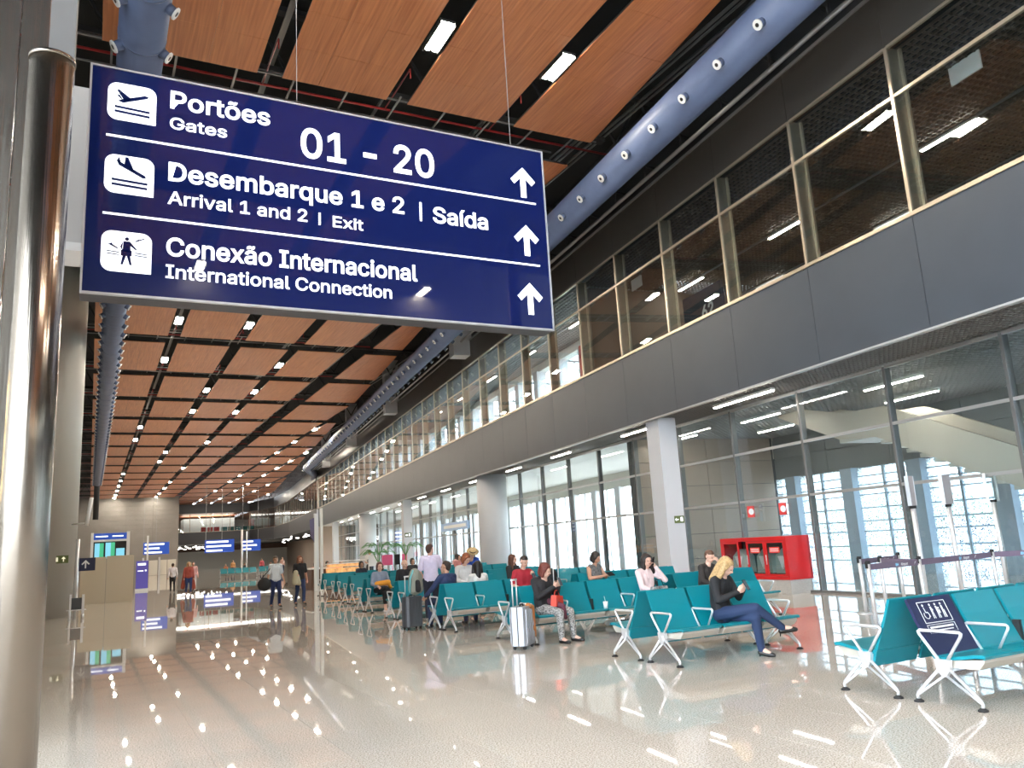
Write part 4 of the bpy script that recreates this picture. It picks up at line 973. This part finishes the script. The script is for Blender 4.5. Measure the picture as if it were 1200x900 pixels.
# man red shirt
L=seatpos(6.55,16.1,2)
person('dark haired man in red T-shirt and pale jeans looking at his phone',(L[0]+.0,L[1],L[2]),-.05,SIT,
 dict(chest=(0,.02,.95),head=(.02,-.02,1.235),elR=(-.27,-.03,.78),wrR=(-.13,-.28,.68),elL=(.22,-.1,.80),wrL=(.09,-.28,.95),palmL=(-.3,1,0)),sleeve=.42,shirt=(.36,.015,.03),trous=(.33,.38,.46),hair=(.02,.014,.01),skin='skinlt',nod=.4,yaw=.1,fat=1.15,sc=1.04)
phone_at(W(L,-.05,(.05,-.38,.98)),'phone held by the man in the red T-shirt',(-.4,0,.2))
# woman behind red man
L=(9.95,19.7-C0,0)
person('woman with long brown hair seated behind the man in red',L,.35,SIT,dict(wrL=(.05,-.22,.95)),shirt=(.02,.02,.022),hair=(.10,.035,.02),hairstyle='long',skin='skinlt',yaw=.3,sc=1.03)
# people turned away on D
L=seatpos(6.55,16.1,0,1)
person('short haired man in navy jumper seated with his back to us',(L[0]-.05,L[1],L[2]),PI+.2,SIT,dict(elL=(.34,.0,.80),wrL=(.36,-.22,.66),elR=(-.24,-.05,.78)),shirt=(.02,.035,.10),trous=(.02,.03,.07),hair=(.035,.02,.015),skin='skin',yaw=.5,sc=1.04)
L=seatpos(6.55,16.1,1,1)
person('person with long black hair and white top seated with back to us',(L[0],L[1],L[2]),PI,SIT,shirt=(.65,.63,.6),hair=(.012,.009,.008),hairstyle='long',yaw=-.2)
L=seatpos(6.8,19.7,2)
person('girl with ginger brown hair in white top, head bowed',(L[0],L[1]+.05,L[2]),.1,SIT,dict(head=(.01,-.05,1.22)),shirt=(.62,.62,.62),hair=(.28,.08,.03),hairstyle='bob',skin='skinlt',yaw=.3,nod=.5,sc=1.12)
person('person in straw hat and blue shirt bending over the bench',(9.35,20.9,0),-.2,STAND,
 dict(waist=(0,-.12,1.08),chest=(.0,-.26,1.22),neck=(.0,-.40,1.36),head=(.03,-.46,1.46),shL=(.18,-.3,1.30),shR=(-.18,-.3,1.30),elL=(.26,-.42,1.08),wrL=(.20,-.62,.98),elR=(-.24,-.42,1.05),wrR=(-.12,-.6,.98)),
 sleeve=.45,shirt=(.02,.08,.42),hair=(.25,.1,.04),hcap=True,nod=.7,skin='skinlt')
# standing man lilac shirt
person('standing man in pale lilac short sleeved shirt and dark trousers seen from behind',(7.25,18.4,0),PI-.35,STAND,
 dict(elR=(-.27,-.02,1.14),wrR=(-.28,-.28,1.0),palmR=(0,0,-1),elL=(.25,.02,1.12),wrL=(.20,-.20,1.02),knL=(.1,-.06,.5),anR=(-.12,.10,.09),toR=(-.13,-.05,.035)),
 sleeve=.42,shirt=(.62,.56,.72),trous=(.015,.017,.03),hair=(.06,.025,.015),skin='skinlt',shoes=(.5,.48,.45),yaw=-.75,sc=1.03,fat=1.08)
# orange lady and old man on E
L=seatpos(7.1,23.3,0)
person('woman with glasses and brown bob holding a mustard cloth, legs crossed',L,-.1,SIT,
 dict(hipR=(-.09,0,.58),knR=(.06,-.47,.64),anR=(.30,-.52,.33),toR=(.40,-.58,.26),knL=(.02,-.45,.52),anL=(.03,-.44,.09)),shirt=(.22,.27,.36),trous=(.012,.012,.014),hair=(.09,.03,.02),hairstyle='bob',skin='skinlt',shoes=(.65,.6,.58),fat=1.1,legcut=.8,sc=1.03)
blob('cloth',[((-.14,-.2,.78),.07,(.16,-.28,.80),.08),((.16,-.28,.78),.06,(.24,-.25,.66),.05)],'gold',None,.015,2,loc=(L[0],L[1],0),rz=-.1,label='mustard yellow cloth held in the lap of the woman with glasses',cat='cloth')
L=seatpos(7.1,23.3,1)
person('bald old man in black jumper seated beside the woman with glasses',(L[0]+.05,L[1],L[2]),-.15,SIT,shirt=(.014,.013,.016),trous=(.03,.05,.10),hair=(.5,.48,.46),hairstyle='bald',skin='skinlt',nod=.2,yaw=-.2,sc=1.05,fat=1.1)
# walking couple
WALKL=dict(knL=(.09,-.13,.52),anL=(.09,-.10,.12),toL=(.10,-.24,.05),knR=(-.09,.02,.49),anR=(-.09,.20,.10),toR=(-.10,.07,.035))
person('man in white short sleeved shirt and navy trousers walking with a black bag',(5.72,29,0),.18,STAND,dict(WALKL,wrR=(-.30,-.06,.87),wrL=(.29,-.05,.88)),sleeve=.42,shirt=(.60,.64,.68),trous=(.018,.03,.10),hair=(.06,.035,.02),skin='skin',sc=1.0,fat=1.08,vox=.015)
e=empty('shoulder_bag',(5.32,28.85,0),label='round black bag carried by the man in the white shirt',cat='bag'); MB().sphere((0,0,.80),.23,0,14,(1,.6,1)).build('pouch','blackcloth',e); MB().tube([(-.1,0,1.0),(.15,.05,1.25),(.30,.1,1.45)],.015,6).build('strap','blackcloth',e)
person('woman in black top and jeans walking with a beige jacket over her arm',(6.62,29.3,0),.22,STAND,dict(WALKL,elR=(-.24,-.02,1.1),wrR=(-.22,-.2,1.08),wrL=(.27,-.02,.86)),sleeve=.42,shirt=(.012,.012,.014),trous=(.02,.035,.10),hair=(.20,.07,.03),hairstyle='long',skin='skin',sc=.98,fat=1.0,vox=.015)
blob('jacket',[((-.26,-.22,1.12),.09,(-.28,-.2,.8),.11),((-.2,-.2,1.0),.08,(-.14,-.22,.75),.08)],'khaki',None,.02,2,loc=(6.62,29.3,0),rz=.22,label='beige jacket folded over the arm of the woman in black',cat='jacket')
person('woman in long rust coat walking far down the hall',(4.85,48,0),.1,STAND,dict(WALKL),shirt=(.32,.06,.04),trous=(.03,.05,.16),hair=(.40,.25,.12),hairstyle='long',vox=.022,fat=1.2)
blob('open_coat',[((.17,.05,1.3),.09,(.27,.08,.35),.12),((-.17,.05,1.3),.09,(-.27,.08,.4),.12)],mat('rust_coat',(.36,.07,.04),.8),None,.03,2,loc=(4.85,48.08,0),label='long rust coat flaring around the woman far down the hall',cat='coat')
person('person in white shirt and dark trousers left of the rust coat, far away',(4.55,54,0),PI,STAND,WALKL,shirt=(.65,.6,.62),trous=(.02,.02,.025),vox=.024)
person('person in pink top right behind the rust coat, far away',(5.5,52,0),.1,STAND,WALKL,shirt=(.65,.35,.33),trous=(.6,.5,.5),vox=.024,hair=(.03,.02,.02))
person('standing man in white T-shirt looking down by the food counter',(13.3,42.5,0),-.6,STAND,dict(wrL=(.15,-.25,1.1),wrR=(-.1,-.25,1.1),elL=(.24,-.02,1.12)),sleeve=.42,shirt=(.7,.68,.66),trous=(.02,.03,.06),nod=.6,vox=.02,sc=1.05)
cafe=[((10.6,43.3),(.55,.15,.08)),((11.3,43.5),(.6,.55,.5)),((12.0,43.3),(.02,.02,.02)),((12.9,41.2),(.03,.03,.035))]
labs=['diner in rust top at the food counter, leftmost','diner in white top at the food counter','diner in black top at the food counter, third from left','diner in black sitting low at the right end of the food counter']
for i,(p,c) in enumerate(cafe): person(labs[i],(p[0],p[1],0),.3*i,SIT,shirt=c,vox=.024,hair=(.03,.02,.015),hairstyle='bob' if i<2 else 'short')
seated=[((11.5,31.5-C0),(.03,.03,.03),'dark haired head above the far teal benches, left of the plants'),((14.6,34-C0),(.5,.2,.18),'person in rosy top seated below the palm plants'),((16.2,37.5),(.6,.3,.28),'person seated far right by the facade glass door'),((9.5,31+C0),(.03,.03,.05),'dark haired person seated facing away near the food counter')]
for (p,c,l) in seated: person(l,(p[0],p[1],0),0.1,SIT,shirt=c,vox=.022,hair=(.02,.015,.012),hairstyle='bob')
far=[((13.4,95),(.35,.12,.05)),((14.3,96),(.5,.25,.1)),((15.4,95),(.04,.04,.04)),((17.6,97),(.5,.1,.12)),((18.4,96),(.05,.03,.03)),((19.5,95),(.5,.3,.25))]
for i,(p,c) in enumerate(far): person('small distant person behind the far teal bench row, %s'%['leftmost, in rust','second from left, in amber','third from left, in black','in crimson','in dark brown','rightmost, in beige'][i],(p[0],p[1],0),.2,STAND if i%2 else SIT,WALKL if i%2 else {},shirt=c,vox=.035,hair=(.03,.02,.02))

# ------------------------------------------------------------------ luggage
def suitcase(x,y,rz,w_,d_,h,mt,label):
    e=empty('suitcase',(x,y,0),rz,label=label,cat='suitcase')
    b=MB(); z0=.06
    r=.04
    for zz in (0,):
        pts=[(-w_/2+r,-d_/2),(w_/2-r,-d_/2),(w_/2,-d_/2+r),(w_/2,d_/2-r),(w_/2-r,d_/2),(-w_/2+r,d_/2),(-w_/2,d_/2-r),(-w_/2,-d_/2+r)]
        b.prism(pts,z0,z0+h,'z')
    n=5
    for i in range(n): 
        x0=-w_/2+.05+i*(w_-.1)/(n-1); b.box(x0-.012,-d_/2-.008,z0+.04,x0+.012,-d_/2+.001,z0+h-.04); b.box(x0-.012,d_/2-.001,z0+.04,x0+.012,d_/2+.008,z0+h-.04)
    b.build('shell',mt,e); MB().box(-w_/2-.002,-.008,z0,w_/2+.002,.008,z0+h+.002).build('zip_seam','dark',e)
    for sx in(-1,1):
        for sy in(-1,1): MB().tube([(sx*(w_/2-.05)-.012,sy*(d_/2-.05),.028),(sx*(w_/2-.05)+.012,sy*(d_/2-.05),.028)],.028,12).box(sx*(w_/2-.05)-.02,sy*(d_/2-.05)-.02,.03,sx*(w_/2-.05)+.02,sy*(d_/2-.05)+.02,z0+.005).build('wheel','rubber',e)
    b=MB()
    for sx in (-1,1): b.tube([(sx*.10,d_/2-.03,z0+h),(sx*.10,d_/2-.03,z0+h+.42)],.011,8)
    b.tube([(-.12,d_/2-.03,z0+h+.42),(.12,d_/2-.03,z0+h+.42)],.016,8); b.build('pull_handle','chrome',e)
    MB().tube([(-.08,0,z0+h),(-.06,0,z0+h+.03),(.06,0,z0+h+.03),(.08,0,z0+h)],.012,8).build('top_handle','dark',e)
    return e
suitcase(6.28,12.0,.75,.46,.27,.60,'silver','silver ribbed hard shell suitcase with raised handle')
suitcase(6.2,16.9,.3,.42,.25,.62,'charcoal','dark grey hard shell suitcase under the backpack')
e=empty('backpack',(6.25,16.8,.75),.3,label='grey and teal backpack resting on the dark grey suitcase',cat='bag')
blob('sack',[((0,0,.08),.13,(.02,.03,.40),.12),((-.08,-.02,.08),.10,(-.06,0,.36),.09),((.1,0,.08),.10,(.1,.02,.34),.09)],'olive',e,.012,3)
blob('pocket',[((-.02,-.12,.08),.07,(-.02,-.11,.22),.06)],'blackcloth',e,.012,2); MB().tube([(-.17,-.04,.02),(-.18,-.06,.3),(-.08,-.04,.48)],.02,8).build('strap',mat('teal_strap',(.15,.45,.5),.7),e)
blob('coat',[((.0,.0,.66),.05,(.14,.05,.60),.045),((.14,.05,.62),.055,(.17,.06,.24),.05),((.15,.04,.3),.05,(.2,.06,.17),.03)],'tan',None,.012,2,loc=(6.38,11.95,0),rz=.4,label='tan coat draped over the silver suitcase',cat='coat')
e=empty('backpack',(8.95,16.1-C0-.1,.42),.2,label='black backpack standing on the seat beside the man in red',cat='bag')
blob('sack',[((0,0,.12),.14,(0,.02,.55),.13)],'blackcloth',e,.015,3); MB().tube([(-.07,-.12,.3),(-.07,-.13,.72),(.07,-.13,.72),(.07,-.12,.3)],.010,8).build('handle','white',e)
e=empty('shoe_pair',(9.35,13.65,0),.4,label='dark shoes and white cloth on the floor under the bench behind the phone user',cat='shoes')
for dx in (0,.2): blob('shoe',[((dx,0,.045),.045,(dx+.04,-.2,.04),.038)],'blackcloth',e,.012,1)
blob('cloth',[((-.35,.1,.06),.06,(-.15,.1,.07),.06)],'white',e,.02,2)

# ------------------------------------------------------------------ queue barriers and tall displays
def stanchion(x,y,label): 
    e=empty('barrier_post',(x,y,0),label=label,cat='barrier'); MB().tube([(0,0,0),(0,0,.012),(0,0,.02)],[.17,.17,.03],24).build('base','alu',e)
    MB().tube([(0,0,.015),(0,0,1.0)],.034,16).build('pole','chrome',e); MB().tube([(0,0,1.0),(0,0,1.05)],.038,16).box(-.05,-.02,.93,-.03,.02,1.03).build('head','rubber',e); return e
posts=[(11.4,9.4),(12.75,9.45),(13.2,10.6),(15.05,9.6),(15.9,9.1),(13.0,10.9),(14.5,11.2)]
plab=['front barrier post left of the fritted windows, nearest','second barrier post, before the dark mullion','barrier post in the rear row, middle','barrier post near the right edge, left one','barrier post at the right edge of the frame','rear barrier post under the left tall display','rear barrier post beneath the square display']
for (x,y),l in zip(posts,plab): stanchion(x,y,l)
def belt(p,q,label,txt=True):
    p=Vector((*p,0));q=Vector((*q,0));d=(q-p); L_=d.length; rz=math.atan2(d.y,d.x)
    e=empty('barrier_belt',(p.x,p.y,.90),rz,label=label,cat='barrier belt'); MB().box(.04,-.002,0,L_-.04,.002,.10).build('webbing','belt',e)
    if txt:
        text('Airport',L_*.52+.14,.025,.085,e,bold=.001,mt='nozzle',y=-.003,ext=.0005); text('BH',L_*.52,.025,.085,e,bold=.001,mt='scrblue',y=-.003,ext=.0005,name='lettering')
        MB().prism([(L_*.52+.50,.02),(L_*.52+.56,.08),(L_*.52+.52,.06)],-.004,-.003,'y').build('swoosh','nozzle',e)
belt(posts[0],posts[1],'printed mauve belt between the two nearest barrier posts'); belt(posts[1],posts[3],'printed mauve belt of the front row, middle span'); belt(posts[3],posts[4],'printed mauve belt at the right edge'); belt(posts[1],posts[2],'mauve belt running back to the rear row',False); belt(posts[5],posts[6],'printed mauve belt of the rear row'); 
for i,(x,y,w_,h,l) in enumerate([(13.55,10.0,.22,.55,'narrow tall display head on a steel pole, left one'),(14.58,10.0,.38,.56,'wide square display head on a steel pole, middle one')]):
    e=empty('pole_display',(x,y,0),.25,label=l,cat='display'); MB().tube([(0,0,0),(0,0,.02)],.2,24).build('base','alu',e); MB().tube([(0,0,.02),(0,0,1.92)],.045,16).build('pole','chrome',e)
    MB().tube([(0,0,1.88),(0,0,1.93)],.06,12).build('collar','rubber',e); MB().box(-w_/2,-.03,1.93,w_/2,.03,1.93+h).build('panel',mat('display_grey',(.33,.29,.29),.4),e); [MB().box(xx-.006,-.035,1.93,xx+.006,.035,1.93+h).build('rim','alu',e) for xx in (-w_/2-.006,w_/2+.006)]
e=empty('pole_display',(16.0,10.0,0),.25,label='clear display holder with two bright uprights on a steel pole, right one',cat='display')
MB().tube([(0,0,0),(0,0,.02)],.2,24).build('base','alu',e); MB().tube([(0,0,.02),(0,0,1.97)],.05,16).build('pole','chrome',e); MB().tube([(0,0,1.93),(0,0,1.98)],.06,12).build('collar','rubber',e)
MB().box(-.32,-.02,1.98,-.28,.02,2.5).build('upright','white',e); MB().box(.28,-.02,1.95,.32,.02,2.5).build('upright','white',e); MB().box(-.28,-.006,1.99,.28,.006,2.48).build('pane','glass',e)

# ------------------------------------------------------------------ food counter and plants
e=empty('food_counter',(9.75,40.6,0),label='brown fronted food counter with lit pastries in the middle distance',cat='counter')
MB().box(0,0,0,1.5,2.0,1.0).build('front','brownwood',e); MB().box(-.05,-.05,1.0,1.55,2.05,1.06).build('counter_top','white',e)
MB().box(.7,-.3,.55,2.3,.0,1.0).build('pastry_shelf','amber',e); MB().box(.7,-.35,1.2,2.4,.1,1.24).box(1.2,.2,1.3,2.8,.6,1.35).build('shelf','white',e); MB().box(.75,-.3,1.06,2.3,.05,1.2).build('pastry_shelf','amber',e)
e=empty('steel_pylon',(9.75,40.0,0),label='tall twin white and steel pylon beside the food counter',cat='post'); MB().box(.0,0,0,.12,.15,3.7).box(.30,0,0,.42,.15,3.95).build('pole','white',e); MB().box(.13,.05,0,.22,.12,3.9).build('pole','chrome',e); MB().prism([(-.18,2.6),(.0,2.3),(.0,3.5),(-.22,3.4)],.02,.06,'y').build('flag',mat('mauve_flag',(.13,.11,.2),.6),e)
for i,(x,y,h) in enumerate(((12.3,38,1.75),(13.0,40,2.1),(13.7,38,2.0))):
    e=empty('potted_palm',(x,y,0),label=['small potted palm left of the pink panels','tall thin potted palm amid the pink panels','bright green potted palm right of the pink panels'][i],cat='plant')
    MB().tube([(0,0,0),(0,0,.5)],[.18,.24],14).build('pot','pot',e); MB().tube([(0,0,.5),(0,0,h-.5)],.025,6).build('stem','leaf',e)
    for k in range(9):
        a=2*PI*k/9+i; pts=[(0,0,h-.6),(math.cos(a)*.25,math.sin(a)*.25,h-.1),(math.cos(a)*.6,math.sin(a)*.6,h+.05),(math.cos(a)*.9,math.sin(a)*.9,h-.2)]
        b=MB(); 
        for p,q in zip(pts,pts[1:]): b.bar(p,q,.02)
        for t in range(1,9):
            f=t/9*2; j=int(f)+1 if f<2 else 2; p=Vector(pts[1]).lerp(Vector(pts[3]),t/9); p.z+=.1*math.sin(PI*t/9)
            for sgn in (-1,1): b.prism([(0,-.015),(.22,.0),(0,.015)],0,.002,'z',T=Matrix.Translation(p)@Matrix.Rotation(a+sgn*1.1,4,'Z')@Matrix.Rotation(.4,4,'Y'))
        b.build('frond','leaf',e)
for i,(x,c,w_) in enumerate(((12.9,'pink',.55),(13.55,'blackcloth',.28),(13.95,'pink',.25),(12.2,'white',.5))):
    e=MB().box(0,0,1.0,w_,.04,1.5).box(0,0,0,.03,.04,1.0).box(w_-.03,0,0,w_,.04,1.0).build('panel_stand',c,loc=(x,39.2,0),label=['wide pink panel stand among the palms','black panel stand among the palms','narrow pink panel stand among the palms','white panel stand left of the pink one'][i],cat='panel')
# glass door sign
e=empty('door_sign',FP(51,OG-.1,2.75),FR,label='pale blue sign over the glass door in the facade',cat='sign'); MB().box(0,-4,0,.06,2.0,.5).build('plate',mat('paleblue',(.35,.5,.75),.4),e); MB().box(-.006,-3.6,.15,0,1.4,.35).build('lettering','white',e)
# upper level: number board and red banner
e=empty('number_board',FP(22.4,15.6,8.2),FR,label='dark board with number 62 seen through the upper glazing',cat='sign')
MB().box(0,-1.2,-.6,.1,1.1,1.6).build('board',mat('dark_blue_board',(.02,.025,.05),.5),e)
o=text('62',0,0,.42/CAPH,e,bold=.02,mt='nozzle',ext=.01); o.rotation_euler=(PI/2,0,-PI/2); o.location=(-.02,.0,.60)
MB().box(OF+.95,27.5,7.55,OF+1.05,28.4,9.3).build('red_banner','red',rz=FR,label='tall red panel behind the upper glazing',cat='banner')
